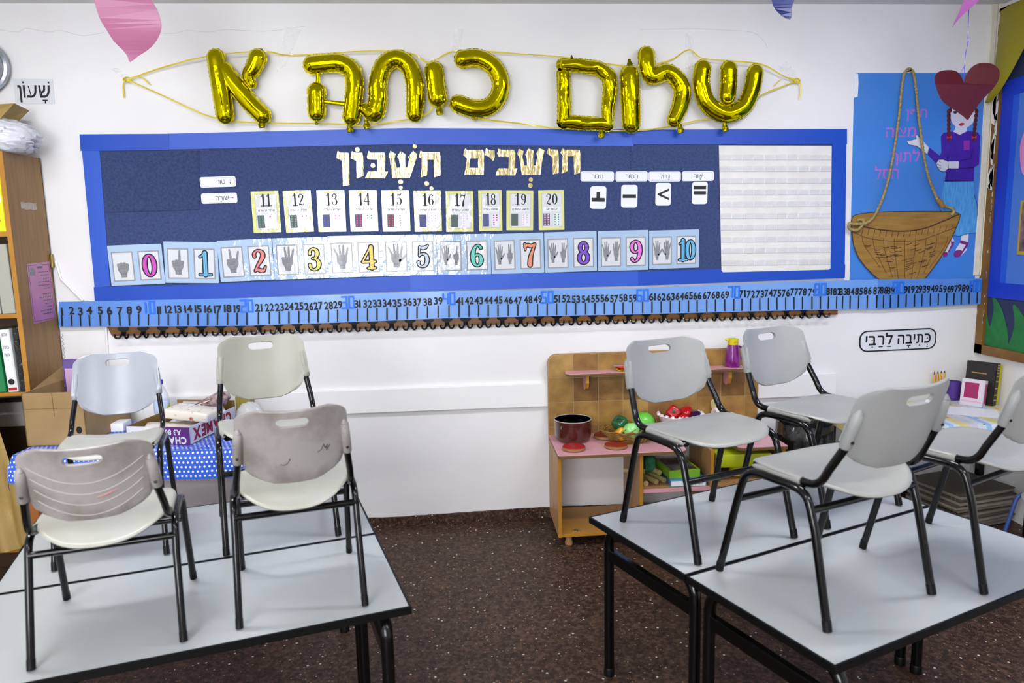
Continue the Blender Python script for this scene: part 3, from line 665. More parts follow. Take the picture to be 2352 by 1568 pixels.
# ================================================================== foil letter balloons
m_foil = mat('gold_foil_balloon', 'd2c400', .09, metal=1, bump=.22, bscale=13)
m_foil2 = mat('gold_foil_seam', '8a8004', .3, metal=1, bump=.5, bscale=60)
ZA, ZB = ((440, 60), 3.0154), ((1180, 60), 3.0154)
PXM = 1/3.0154/402
def dense(path, step=.006):
    P = spline(path, 12); out = [P[0]]
    for q in P[1:]:
        if math.dist(q[:2], out[-1][:2]) >= step: out.append(q)
    return out
def balloon(z, strokes, tail, label, thin=(), sharp=False, pucker=1.0):
    yb = -.062
    def conv(st): return [tuple(WP([(a, b)], yb, *z)[0]) + (r*PXM,) for a, b, r in st]
    S = [conv(st) for st in strokes]
    allp = [q for st in S for q in st]
    base = (sum(q[0] for q in allp)/len(allp), yb, min(q[1]-q[2] for q in allp))
    t = thing('letter_balloon', label, 'letter balloon', base, group='gold foil letter balloons')
    body, seam = MB(), MB(); n = 24
    for si, st in enumerate(S):
        P = dense(st) if not sharp else [q for a, b in zip(st, st[1:]) for q in [tuple(a[i]+(b[i]-a[i])*k/16 for i in range(3)) for k in range(16)]] + [st[-1]]
        # rounded ends
        d0 = Vector((P[0][0]-P[1][0], P[0][1]-P[1][1])).normalized(); d1 = Vector((P[-1][0]-P[-2][0], P[-1][1]-P[-2][1])).normalized()
        r0, r1 = P[0][2], P[-1][2]; cap = [.0, .3, .55, .75, .9, .98, 1.0]
        if sharp: cap = [0, .15, .28, .4, .48, .53, .55]
        pre = [(P[0][0]+d0.x*r0*c, P[0][1]+d0.y*r0*c, r0*sqrt(max(1-c*c, .0004)) if not sharp else r0*sqrt(max(1-(c/.552)**2, .002))) for c in cap[:0:-1]]
        post = [(P[-1][0]+d1.x*r1*c, P[-1][1]+d1.y*r1*c, r1*sqrt(max(1-c*c, .0004)) if not sharp else r1*sqrt(max(1-(c/.552)**2, .002))) for c in cap[1:]]
        Q = pre + P + post; k = len(Q); V = []; F = []; s = 0; L = []; Rr = []
        for i, (x, zz, r) in enumerate(Q):
            a = Q[max(i-1, 0)]; b = Q[min(i+1, k-1)]; tx, tz = b[0]-a[0], b[1]-a[1]; l = math.hypot(tx, tz) or 1; nx, nz = -tz/l, tx/l
            if i: s += math.dist((x, zz), Q[i-1][:2])
            # turning makes the foil pucker on the inside of a bend
            j0, j1 = max(i-4, 0), min(i+4, k-1)
            t0 = atan2(Q[i][1]-Q[j0][1], Q[i][0]-Q[j0][0]); t1 = atan2(Q[j1][1]-Q[i][1], Q[j1][0]-Q[i][0])
            turn = (t1-t0+pi) % (2*pi)-pi if 4 <= i < k-4 else 0
            for j in range(n):
                th = 2*pi*j/n; ca, sa = cos(th), sin(th)
                side = ca if turn > 0 else -ca
                w = .5+.5*sin(s*190+1.7*si)
                pk = pucker*(.018*abs(ca)**2*w + min(abs(turn), .5)*.22*max(side, 0)**1.5*w)
                if sharp: pk += .06*abs(sin(s*75+3*ca+si))*abs(ca) + .05*sin(s*41+2*th)
                f = 1-pk
                yy = sa*r*f*.92
                V.append((x+nx*ca*r*f, yb-yy if not sharp else yb-yy*1.0, zz+nz*ca*r*f))
            e = r*1.0+.0028+.0018*sin(s*420)+.0012*sin(s*233+si)
            if 1 <= i < k-1: L.append((x+nx*e, zz+nz*e)); Rr.append((x-nx*e, zz-nz*e))
        for i in range(k-1):
            for j in range(n): F.append((i*n+j, i*n+(j+1) % n, (i+1)*n+(j+1) % n, (i+1)*n+j))
        F.append(tuple(range(n))); F.append(tuple(range((k-1)*n, k*n)))
        body.add(V, F)
        kk = len(L)
        seam.add([(q[0], yb-.0005+.0012*sin(i*1.3), q[1]) for i, q in enumerate(L)] + [(q[0], yb+.0005, q[1]) for q in Rr], [(i, i+1, kk+i+1, kk+i) for i in range(kk-1)])
        for en, dd, rr in ((P[0], d0, r0), (P[-1], d1, r1)):
            seam.add([(en[0]+(rr+.003+.002*sin(q*2.6))*cos(2*pi*q/28), yb, en[1]+(rr+.003+.002*sin(q*2.6))*sin(2*pi*q/28)) for q in range(28)], [tuple(range(28))])
    body.obj('foil_body', m_foil, t, smooth=50); seam.obj('crimped_seam', m_foil2, t)
    for st in thin:
        q = conv(st); MB().tube([(x, yb, zz) for x, zz, r in q], [r for x, zz, r in q], 8, sq=.5).obj('foil_link', m_foil, t, smooth=50)
    for (u, v, r) in tail:
        c = WP([(u, v)], yb, *z)[0]; r *= PXM
        MB().tube([(c[0], yb, c[1]+r*1.6), (c[0], yb, c[1]+r*.9), (c[0]+r*.1, yb-.004, c[1]), (c[0]+r*.2, yb-.006, c[1]-r*.9)], [r*.5, r*.55, r*1.0, r*.85], 10, sq=.55).obj('filling_neck', m_foil2, t, smooth=40)
    return t
balloon(ZA, [[(168, 218, 56), (185, 330, 57), (210, 480, 58), (232, 622, 56)], [(232, 300, 46), (300, 400, 54), (395, 520, 56), (495, 622, 55)], [(458, 218, 56), (430, 285, 52), (398, 345, 44), (420, 405, 26)]],
        [(485, 680, 24), (487, 178, 12)], 'gold foil letter balloon shaped like an alef')
balloon(ZA, [[(835, 268, 58), (930, 258, 56), (1030, 258, 58), (1105, 305, 58), (1128, 390, 57), (1122, 500, 57), (1105, 635, 55)], [(865, 452, 58), (866, 605, 56)]],
        [(1095, 712, 24), (866, 672, 10)], 'gold foil letter balloon shaped like a he', thin=[[(875, 325, 13), (874, 405, 13)], [(925, 522, 13), (1065, 540, 15)]])
balloon(ZA, [[(1208, 578, 40), (1262, 600, 62), (1290, 510, 60), (1292, 390, 58), (1330, 275, 57), (1415, 225, 57), (1500, 270, 57), (1540, 370, 57), (1548, 480, 57), (1545, 605, 54)]],
        [(1212, 688, 24)], 'gold foil letter balloon shaped like a tav')
balloon(ZA, [[(1680, 308, 60), (1692, 400, 60), (1705, 495, 62)]], [(1715, 590, 26)], 'short gold foil letter balloon shaped like a yod')
balloon(ZA, [[(1880, 228, 57), (1985, 222, 56), (2085, 275, 56), (2138, 370, 57), (2128, 480, 57), (2062, 556, 57), (1960, 572, 57), (1848, 538, 57)]],
        [(1955, 628, 22)], 'gold foil letter balloon shaped like a curved kaf')
balloon(ZB, [[(338, 268, 40), (450, 272, 44), (580, 290, 46), (660, 345, 48), (668, 430, 46), (655, 560, 44), (648, 690, 38)], [(345, 330, 44), (350, 480, 45), (350, 665, 45)], [(345, 660, 44), (500, 672, 45), (650, 680, 40)]],
        [(603, 752, 24), (400, 218, 10)], 'crinkled square gold foil letter balloon shaped like a final mem', sharp=True)
balloon(ZB, [[(800, 338, 62), (806, 450, 66), (812, 560, 66), (815, 675, 62)]], [(800, 262, 20)], 'straight gold foil letter balloon shaped like a vav')
balloon(ZB, [[(918, 198, 55), (925, 275, 56), (958, 352, 52), (1055, 318, 54), (1130, 365, 56), (1168, 450, 56), (1152, 555, 56), (1110, 652, 48)]],
        [(1150, 718, 24)], 'tall gold foil letter balloon shaped like a lamed')
balloon(ZB, [[(1308, 292, 56), (1300, 400, 57), (1335, 525, 58), (1425, 598, 58), (1505, 605, 58), (1598, 550, 58), (1650, 440, 57), (1672, 322, 56)], [(1490, 298, 56), (1488, 400, 56), (1480, 490, 54)]],
        [(1460, 708, 24)], 'gold foil letter balloon shaped like a three-pronged shin')
m_rib = mat('yellow_ribbon', 'e0c814', .3, coat=.4)
def ribbon3(name, label, pts, w=.0075, y=-.03, m=None):
    P = [W(u, v, y+dy) for u, v, dy in pts]; P = [Vector(q) for q in spline([q[:] for q in P], 6)]
    V = []; F = []
    for i, q in enumerate(P):
        d = (P[min(i+1, len(P)-1)]-P[max(i-1, 0)]).normalized(); a = .6*sin(i*.35)
        n = Vector((-d.z, 0, d.x)).normalized()*cos(a) + Vector((0, -1, 0))*sin(a)
        V += [q+n*w/2, q-n*w/2]
    F = [(2*i, 2*i+1, 2*i+3, 2*i+2) for i in range(len(P)-1)]
    return tag(MB().add(V, F).obj(name, m or m_rib), label, 'ribbon', 'balloon ribbons')
ribbon3('ribbon', 'thin yellow ribbon running along the tops of the gold letter balloons', [(292, 183, 0), (380, 153, 0), (482, 128, -.02), (600, 118, -.03), (655, 126, .01), (720, 124, 0), (880, 116, -.02), (950, 125, -.02), (985, 143, -.02), (1040, 118, .01), (1110, 118, -.02), (1200, 124, 0), (1300, 132, -.02), (1420, 150, -.02), (1470, 152, -.02), (1540, 138, 0), (1582, 114, .02), (1612, 133, 0), (1680, 140, -.02), (1750, 148, -.02), (1800, 175, 0), (1830, 186, .01)])
ribbon3('ribbon', 'thin yellow ribbon running under the gold letter balloons', [(292, 183, 0), (380, 222, 0), (490, 270, -.02), (600, 282, 0), (760, 284, -.01), (830, 288, -.03), (900, 280, 0), (975, 265, -.02), (1010, 235, -.02), (1080, 268, -.03), (1190, 283, 0), (1290, 295, -.03), (1450, 300, 0), (1540, 290, -.02), (1600, 277, 0), (1680, 262, -.03), (1750, 218, -.01), (1800, 197, 0), (1830, 186, .01)])
for u, s, en in ((292, 1, 'beside the alef balloon'), (1830, -1, 'beside the shin balloon')):
    v = 183 if s > 0 else 186
    k = thing('ribbon_knot', 'yellow ribbon bow knot with loose tails on the wall '+en, 'ribbon', W(u, v, -.02), group='ribbon knots')
    c = W(u, v, -.02)
    for j in range(4):
        a = j*.9
        MB().tube([(c.x+.016*cos(a+q*.7)*(1+.3*sin(q)), -.02-.006*sin(q*1.1), c.z+.013*sin(a+q*.7)) for q in range(10)], .0022, 5).obj('loop', m_rib, k)
    for pts in ([(0, 0), (-8*s, 8), (-9*s, 25), (-7*s, 42)], [(0, 0), (18*s, -8), (38*s, -2), (52*s, 12)]):
        P = spline([W(u+a, v+b, -.018)[:] for a, b in pts], 5)
        V = []
        for q in P: V += [(q[0]-.004, q[1], q[2]), (q[0]+.004, q[1]-.002, q[2]+.002)]
        MB().add(V, [(2*i, 2*i+1, 2*i+3, 2*i+2) for i in range(len(P)-1)]).obj('tail', m_rib, k)
m_tape = mat_clear('clear_tape', 'ffffff', .3, .12, .6, 70)
for q, en in (([(655, 62), (692, 70), (655, 150), (636, 165)], 'above the gap after the alef balloon'), ([(1043, 66), (1062, 68), (1055, 130), (1036, 130)], 'above the kaf balloon'),
              ([(1574, 78), (1592, 78), (1591, 160), (1574, 158)], 'between the lamed and shin balloons'), ([(1786, 150), (1808, 142), (1835, 180), (1808, 205)], 'under the right ribbon knot'),
              ([(255, 158), (270, 156), (300, 178), (290, 188)], 'under the left ribbon knot')):
    n = 8; V = []; F = []
    for i in range(n+1):
        t = i/n; l = [q[0][k]+(q[3][k]-q[0][k])*t for k in (0, 1)]; r = [q[1][k]+(q[2][k]-q[1][k])*t for k in (0, 1)]
        for k in range(4):
            w = W(l[0]+(r[0]-l[0])*k/3, l[1]+(r[1]-l[1])*k/3); V.append((w.x, -.002-.004*RND.random(), w.z))
    F = [(i*4+k, i*4+k+1, i*4+k+5, i*4+k+4) for i in range(n) for k in range(3)]
    tag(MB().add(V, F).obj('tape_strip', m_tape), 'crinkled strip of clear tape on the white wall '+en, 'tape', 'clear tape strips')

# ================================================================== clock and signs
ck = W(-36, 155, -.02)
t = thing('wall_clock', 'round wall clock with a silver rim above a Hebrew word card', 'clock', ck)
Mk = Matrix.Translation(ck) @ Matrix.Rotation(radians(90), 4, 'X')
MB().lathe([(.105, .0), (.128, .0), (.134, .012), (.130, .03), (.118, .036), (.108, .028), (.105, .012)], 48, M=Mk).obj('rim', mat('brushed_silver', 'aab0b8', .3, metal=.8), t, smooth=40)
MB().lathe([(0, .008), (.108, .008)], 48, M=Mk).obj('dial', mat('dial_white', 'e8e8e8', .4), t)
MB().ribbon([(ck.x, ck.z), (ck.x+.03, ck.z+.05)], .008, -.032).ribbon([(ck.x, ck.z), (ck.x-.05, ck.z+.06)], .005, -.032).obj('hands', m_ink, t)
m_paper = mat('white_paper', 'eceef0', .5, coat=.2, bump=.05, bscale=10)
c, w, h, a = quadframe([(31, 180), (121, 182), (126, 238), (35, 239)], -.002)
t = thing('word_sign', 'white card with the Hebrew word for clock under the wall clock', 'sign', c, ry=-a)
MB().prism(rrect(w, h, .002), -.001, .001).obj('sheet', mat('grey_white_card', 'dadde0', .5, coat=.3), t, world=False)
lettering(MB(), 'שָׁעוֹן', .062, 0, .0, -.0015, off=.014, rtl=True, width=.165).obj('word', m_ink, t, world=False)
c, w, h, a = quadframe([(1972, 760), (2149, 753), (2152, 800), (1975, 809)], -.002)
t = thing('word_sign', 'long rounded white sign with a black outline and two Hebrew words', 'sign', c, ry=-a)
MB().prism(rrect(w, h, .05, 6), -.0012, .0012).obj('outline', m_ink, t, world=False)
MB().prism(rrect(w-.016, h-.016, .044, 6), -.0016, -.0013).obj('sheet', mat('laminated_grey_white', 'dfe2e6', .35, coat=.9, crough=.1), t, world=False)
lettering(MB(), 'כְּתִיבָה', .055, w*.21, .004, -.002, off=.02, rtl=True, width=w*.43).obj('word', m_ink, t, world=False)
lettering(MB(), 'לַרַבִּי', .055, -w*.245, .004, -.002, off=.02, rtl=True, width=w*.35).obj('word', m_ink, t, world=False)

# ================================================================== poster with basket and girl
m_post = mat('poster_blue', '3a80d4', .4, col2='4a84d0', vscale=1.6, coat=.25, crough=.2)
pw_ = WP([(1962, 168), (2262, 168), (2238, 648), (1951, 648)])
t = thing('poster', 'tall blue poster with pink Hebrew words and a painted girl', 'poster', W(2100, 648))
MB().prism(pw_, -.003, -.0005).obj('sheet', m_post, t)
MB().prism(WP([(1961, 167), (1971, 170), (1972, 190), (1970, 222), (1962, 224)], -.004), -.0045, -.0031).obj('torn_corner', m_paper, t)
m_pink = mat('pink_crayon', 'b06cc8', .6)
ZP = ((2000, 160), 3.1367)
for s, u, v, hh, wd_ in (('חופן', 330, 315, 60, 150), ('מצוה', 218, 450, 68, 215), ('לתוך', 250, 628, 70, 210), ('הסל', 115, 750, 70, 170)):
    p0, p1 = WP([(u, v), (u+wd_, v)], -.0035, *ZP); q = WP([(u, v), (u, v-hh)], -.0035, *ZP)
    lettering(MB(), s, q[1][1]-q[0][1], p0[0], p0[1], -.0036, off=.012, rtl=True, width=p1[0]-p0[0]).obj('word', m_pink, t)
def cut(name, col, polys, l, parent, rough=.55, holes=(), **k):
    mb = MB()
    for pl in polys: mb.prism(WP(pl, -.004, *ZP), -.0035-.0007*l, -.003-.0007*(l-1) if l > 1 else -.003)
    return mb.obj(name, mat('paint_'+name+col, col, rough, **k), parent)
m_line = m_ink
gr = lambda pts, n=4: spline(pts, n, True)
cut('leg_skin', 'd9d6e0', [[(655, 1180), (706, 1180), (700, 1240), (690, 1300), (650, 1340), (605, 1335), (615, 1290), (650, 1240)], [(585, 1200), (600, 1230), (580, 1290), (545, 1345), (515, 1345), (540, 1290)]], 1, t)
cut('sandal', '7a2378', [gr([(598, 1335), (610, 1305), (650, 1300), (660, 1320), (640, 1345), (610, 1350)]), [(640, 1235), (655, 1228), (705, 1245), (695, 1275), (660, 1320), (655, 1310), (685, 1262), (645, 1250)], gr([(520, 1345), (530, 1315), (552, 1315), (555, 1330), (540, 1348)]), [(575, 1235), (600, 1240), (596, 1262), (560, 1320), (555, 1310), (580, 1260)]], 2, t)
cut('skirt', '3f8ed0', [[(530, 800), (738, 800), (745, 900), (765, 960), (778, 1175), (700, 1180), (640, 1200), (590, 1195), (540, 1180), (500, 1000), (510, 930), (520, 850)]], 2, t, col2='5aa6de', vscale=18, stretch=(6, 1, 1))
cut('neck', 'd9d6e0', [[(612, 395), (690, 395), (690, 440), (720, 455), (640, 480), (585, 450), (610, 430)]], 1, t)
cut('sweater', '4318a0', [[(505, 480), (525, 455), (590, 445), (640, 470), (700, 440), (770, 452), (787, 475), (780, 680), (745, 705), (742, 803), (533, 806), (545, 720), (470, 675), (410, 610), (425, 563), (500, 622), (510, 590)]], 2, t, col2='381490', vscale=14)
cut('pocket', '8e2a9c', [[(668, 510), (712, 510), (710, 577), (668, 580)]], 4, t)
cut('face', 'd9d6e0', [gr([(575, 300), (580, 370), (610, 410), (655, 430), (700, 412), (735, 380), (752, 320), (750, 250), (700, 200), (620, 200), (578, 240)])], 3, t)
cut('mouth', 'b02a3a', [gr([(633, 395), (650, 383), (675, 388), (660, 403), (645, 406)])], 4, t)
cut('eye', '2a2440', [gr([(590, 305), (605, 298), (622, 308), (605, 318)]), gr([(690, 300), (705, 292), (722, 300), (705, 310)])], 4, t)
cut('hair', '5a1820', [gr([(570, 300), (572, 210), (620, 170), (700, 170), (750, 210), (760, 290), (745, 290), (730, 220), (660, 200), (590, 240), (582, 300)])], 4, t)
for x0_, x1_, nm in ((562, 562, 'braid'), (762, 742, 'braid')):
    mb = MB()
    for k in range(7):
        f = k/6; c0 = WP([(x0_+(x1_-x0_)*f, 300+f*190)], -.006, *ZP)[0]
        mb.prism([(c0[0]+.0115*cos(2*pi*j/10+.4), c0[1]+.0145*sin(2*pi*j/10+.4)) for j in range(10)], -.0075-.0004*(k % 2), -.0062)
    mb.obj(nm, mat('braid_red', '54141c', .6), t)
    cut('hair_bow', 'c02030', [[(x1_-18, 478), (x1_, 486), (x1_+18, 474), (x1_+18, 498), (x1_, 490), (x1_-18, 500)]], 6, t)
    cut('braid_tuft', '54141c', [[(x1_-10, 492), (x1_+8, 492), (x1_+4, 522), (x1_-6, 520)]], 5, t)
hand1 = [(420, 565), (405, 608), (330, 550), (275, 540), (258, 512), (300, 505), (328, 498), (322, 475), (335, 470), (372, 512)]
hand2 = [(636, 660), (632, 712), (560, 712), (530, 735), (500, 728), (478, 700), (472, 675), (488, 648), (520, 646), (560, 662)]
cut('hand', 'd9d6e0', [hand1, hand2], 4, t)
ln = MB()
for pts in (hand1, hand2, [(555, 620), (560, 720), (545, 800)], [(640, 655), (720, 640), (735, 560)], [(636, 712), (745, 705)], [(500, 1000), (540, 1180), (590, 1195), (640, 1200), (700, 1180), (778, 1175), (765, 960), (745, 900)], [(490, 655), (505, 668)], [(476, 680), (505, 690)], [(480, 705), (508, 708)]):
    ln.ribbon(WP(pts, -.008, *ZP), .0022, -.0082, closed=False)
ln.obj('drawn_outline', m_line, t)
# basket cut-out with a rope handle hangs over the poster
ZW = ((1900, 400), 3.135)
m_bask = mat('painted_basket', '8a6420', .6, col2='a07a34', vscale=7, stretch=(1, 1, 6), detail=6)
t = thing('basket_cutout', 'flat brown painted basket cut-out with a twisted rope handle', 'wall decoration', W(2075, 646, -.02))
out = spline([(175, 330), (215, 290), (380, 272), (600, 268), (860, 268), (950, 285), (948, 330), (900, 450), (830, 580), (750, 690), (680, 765), (560, 772), (420, 772), (340, 730), (240, 620), (195, 520), (180, 420)], 4, True)
MB().prism(WP(out, -.012, *ZW), -.016, -.006).obj('panel', m_bask, t)
dk = MB()
def bl(pts, w=.004, y=-.0166): dk.ribbon(WP(pts, -.016, *ZW), w, y)
bl(spline([(178, 350), (260, 378), (400, 402), (560, 410), (700, 390), (830, 340), (945, 290)], 5), .007)
bl(out+out[:1], .004)
bl(spline([(185, 415), (300, 462), (480, 482), (660, 475), (800, 430), (930, 380)], 5), .003)
for k in range(9):
    u = 250+k*77; f = (u-560)/380
    bl(spline([(u, 440+25*(1-f*f)), (u-25*f, 560-60*f*f), (560+(u-560)*.58, 768-150*f*f)], 4), .0024)
for k in range(17): bl([(215+k*43, 385+30*sin(k*.2)-k*1.2), (205+k*43, 430+32*sin(k*.2)-k*1.8)], .003)
for k in range(90):
    u = 220+RND.random()*640; v = 490+RND.random()*250
    if abs(u+20-560) < 310-(v-480)*.85: bl([(u, v), (u+20, v+4-8*(u > 500)), (u+42, v-14*(u > 500))], .0036)
dk.obj('woven_lines', mat('basket_dark_lines', '40230c', .7), t)
m_rope = mat('rope', 'b3a06a', .8, col2='8f7c48', vscale=90, bump=.6, bscale=140)
def rope(path, nm):
    P = [Vector(q) for q in path]; L = [0]
    for a, b in zip(P, P[1:]): L.append(L[-1]+(b-a).length)
    for ph in range(3):
        Q = []
        for i, q in enumerate(P):
            d = (P[min(i+1, len(P)-1)]-P[max(i-1, 0)]).normalized(); a = L[i]*190+ph*2*pi/3
            n = Vector((0, -1, 0)); bi = d.cross(n).normalized()
            Q.append(q+(n*cos(a)+bi*sin(a))*.0042)
        MB().tube(Q, .0052, 6).obj(nm, m_rope, t, smooth=60)
pth = [(215, 332, 0), (262, 330, 0), (250, 370, -.012), (215, 402, -.014), (165, 395, -.012), (158, 355, -.01), (200, 360, -.012), (285, 350, -.014), (345, 290, -.012), (400, 170, -.01), (440, 40, -.008), (480, -160, -.006), (515, -400, -.004), (545, -680, -.002), (575, -750, -.002), (605, -750, -.002), (630, -690, -.002), (655, -450, -.004), (690, -170, -.006), (725, 0, -.008), (760, 100, -.012), (800, 190, -.014), (850, 230, -.012), (905, 250, -.01), (910, 280, -.008), (885, 292, 0)]
P = [W(1900+u/3.135, 400+v/3.135, -.022+dy)[:] for u, v, dy in pth]
Pd = spline(P, 10)
rope(Pd, 'rope_strand')
c = W(1900+815/3.135, 400+205/3.135, -.035)
MB().tube([(c.x-.02, c.y, c.z+.022), (c.x, c.y-.004, c.z), (c.x+.016, c.y, c.z-.024)], [.013, .015, .012], 10).obj('tape_wrap', mat('brown_tape', '9a7434', .4), t, smooth=60)
c = W(2089, 160, -.02); MB().tube([(c.x, -.004, c.z-.006), (c.x, -.035, c.z-.006)], .004, 8).obj('nail', m_black, t)

# ================================================================== paper shapes hung from the ceiling
def hung(name, label, col, pts, y, back=None, n=4, bend=.02, strings=(), cat='paper shape'):
    P = spline(WP(pts, y), n, True)
    cx = sum(q[0] for q in P)/len(P); lo = min(q[1] for q in P); hi = max(q[1] for q in P)
    t = thing(name, label, cat, (cx, y, lo), group='paper shapes hung from the ceiling')
    mb = MB().prism(P, y-.0006, y+.0006)
    wid = max(q[0] for q in P)-min(q[0] for q in P)
    mb.v = [(q[0], q[1]-bend*((q[0]-cx)/wid*2)**2, q[2]) for q in mb.v]
    mb.obj('sheet', mat('card_'+col, col, .45, col2=col, bump=.03, bscale=8), t)
    for st in strings:
        mb = MB(); Q = [Vector(q) for q in spline([W(u, v, y)[:] if v > -900 else (W(u, 0, y).x, y, ZC) for u, v in st], 6)]
        V = []
        for i, q in enumerate(Q): a = i*.5; V += [q+Vector((cos(a), sin(a), 0))*.002, q-Vector((cos(a), sin(a), 0))*.002]
        mb.add(V, [(2*i, 2*i+1, 2*i+3, 2*i+2) for i in range(len(Q)-1)]).obj('ribbon', mat('violet_ribbon', '4a44c0', .3), t)
    return t
Zh = ((1850, 0), 3.564)
red = [(Zh[0][0]+a/Zh[1], b/Zh[1]) for a, b in [(1040, 690), (1036, 640), (1062, 600), (1120, 580), (1190, 575), (1240, 588), (1272, 622), (1295, 672), (1297, 674), (1312, 620), (1350, 560), (1400, 525), (1450, 515), (1510, 525), (1552, 560), (1567, 605), (1555, 670), (1510, 740), (1440, 820), (1390, 890), (1345, 958), (1325, 982), (1290, 950), (1200, 890), (1120, 840), (1070, 770)]]
hung('paper_heart', 'red paper heart hanging on a violet ribbon before the blue poster', '4a0810', red, -.75, n=2, strings=([(2214, 188), (2215, 157), (2218, 120), (2223, 95), (2225, 25), (2225, -1000)], [(2203, 171), (2214, 155), (2216, 150)]))
pk = [(a/3.647, b/3.647) for a, b in [(805, 0), (850, 160), (900, 250), (960, 350), (1030, 420), (1070, 475), (1090, 521), (1160, 468), (1230, 428), (1300, 372), (1350, 300), (1369, 240), (1360, 180), (1330, 90), (1270, 0), (1210, -90), (1120, -120), (1060, -60), (1035, -10), (980, -110), (880, -140), (810, -90)]]
hung('paper_heart', 'large dusty pink paper heart hanging near the wall clock', '743253', pk, -1.0, n=2, strings=([(295, 6), (296, -40), (297, -1000)],))
hung('paper_leaf', 'navy blue paper leaf hanging above the lamed and shin balloons', '162158', [(1766, -20), (1770, 10), (1784, 27), (1813, 46), (1816, 20), (1822, -5), (1818, -40), (1790, -55)], -1.0, n=3, strings=([(1792, -50), (1792, -1000)],))
hung('paper_leaf', 'pink paper leaf hanging above the red heart', 'a85fa0', [(2214, 0), (2198, 35), (2181, 66), (2200, 45), (2223, 24), (2248, 0), (2275, -35), (2262, -60), (2235, -45)], -.8, n=3, strings=([(2250, -40), (2250, -1000)],))
# ================================================================== classroom tables
TH = .645
m_lamtop = mat('grey_laminate', 'b2b6b5', .3, col2='acb0af', vscale=3, coat=.2, crough=.25)
m_edge = mat('black_edge_band', '050506', .45, spec=.25)
def desk(label, corner, ang, w, d):
    """corner = near corner at local (0,0); long side along +x, depth along +y"""
    t = thing('school_table', label, 'table', (corner[0], corner[1], 0), ang, 'classroom tables')
    def o(mb, n, m, **k): return mb.obj(n, m, t, world=False, **k)
    o(MB().box(.006, w-.006, .006, d-.006, TH-.02, TH, .001), 'top', m_lamtop)
    e = MB(); P = [(.0, .0), (w, 0), (w, d), (0, d)]; Q = [(.007, .007), (w-.007, .007), (w-.007, d-.007), (.007, d-.007)]
    for i in range(4):
        a, b, c, f = P[i], P[(i+1) % 4], Q[(i+1) % 4], Q[i]
        e.add([(q[0], q[1], z) for z in (TH-.022, TH+.0005) for q in (a, b, c, f)], [(0, 1, 2, 3), (4, 5, 6, 7), (0, 1, 5, 4), (1, 2, 6, 5), (2, 3, 7, 6), (3, 0, 4, 7)])
    o(e, 'edge_band', m_edge)
    for x in (.07, w-.07):
        z1 = TH-.042; pth = [(x, .03, 0), (x, .03, z1-.09)]
        for k in range(1, 7): a = k/6*pi/2; pth.append((x, .03+.07*(1-cos(a)), z1-.07+.07*sin(a)))
        pth += [(x, d-.10, z1)]
        for k in range(1, 7): a = k/6*pi/2; pth.append((x, d-.10+.07*sin(a), z1-.07+.07*cos(a)))
        pth.append((x, d-.03, 0))
        o(MB().tube(pth, .019, 12), 'leg_frame', m_black, smooth=40)
        o(MB().box(x-.012, x+.012, .04, d-.04, TH-.17, TH-.125, .003), 'side_rail', m_black)
        for y in (.03, d-.03): o(MB().lathe([(.0, 0), (.021, 0), (.021, .03), (.019, .034)], 12, (x, y, 0)), 'foot_cap', m_edge, smooth=40)
    o(MB().box(.07, w-.07, d-.075, d-.045, TH-.06, TH-.022, .002), 'long_rail', m_black)
    return t
LW, LD, RW, RD = 1.18, .566, 1.18, .545
la, ra = .2881, .3946
ca, sa = cos(la), sin(la)
L0 = (-.166-LW*ca, -2.2095-LW*sa)
desk('grey topped table with black edge carrying the stained chairs, next to the aisle', L0, la, LW, LD)
desk('grey topped table with black edge in front of the polka dot tablecloth', (L0[0]-(LD+.004)*sa, L0[1]+(LD+.004)*ca), la, LW, LD)
cr_, sr_ = cos(ra), sin(ra); R0 = (.8789, -2.6191)
desk('grey topped table with black edge carrying the slanted-back chair, beside the aisle', R0, ra, RW, RD)
desk('grey topped table with black edge before the toy kitchen', (R0[0]-(RD+.006)*sr_, R0[1]+(RD+.006)*cr_), ra, RW, RD)

# ================================================================== chairs
def superell(th, a, b0, b1, n0, n1):
    c, s = cos(th), sin(th); n = n1 if s > 0 else n0; b = b1 if s > 0 else b0
    return (a*abs(c)**(2/n)*(1 if c >= 0 else -1), b*abs(s)**(2/n)*(1 if s >= 0 else -1))
def shell(outline, zf, th=.009, N=64, rings=(0.0001, .35, .65, .85, .94, .98, 1.0)):
    """rounded sheet: outline(theta)->(a,b); zf(a,b,r)->height; returns verts (a,b,h) and faces"""
    V = []; F = []; R = list(rings)
    prof = [(r, 1) for r in R[:-2]] + [(R[-2], .8), (1.0, 0), (R[-2], -.8)] + [(r, -1) for r in R[:-2][::-1]]
    for r, s in prof:
        for j in range(N):
            a, b = outline(2*pi*j/N); V.append((a*r, b*r, zf(a*r, b*r, r)+s*th/2))
    for i in range(len(prof)-1):
        for j in range(N): F.append((i*N+j, i*N+(j+1) % N, (i+1)*N+(j+1) % N, (i+1)*N+j))
    return V, F
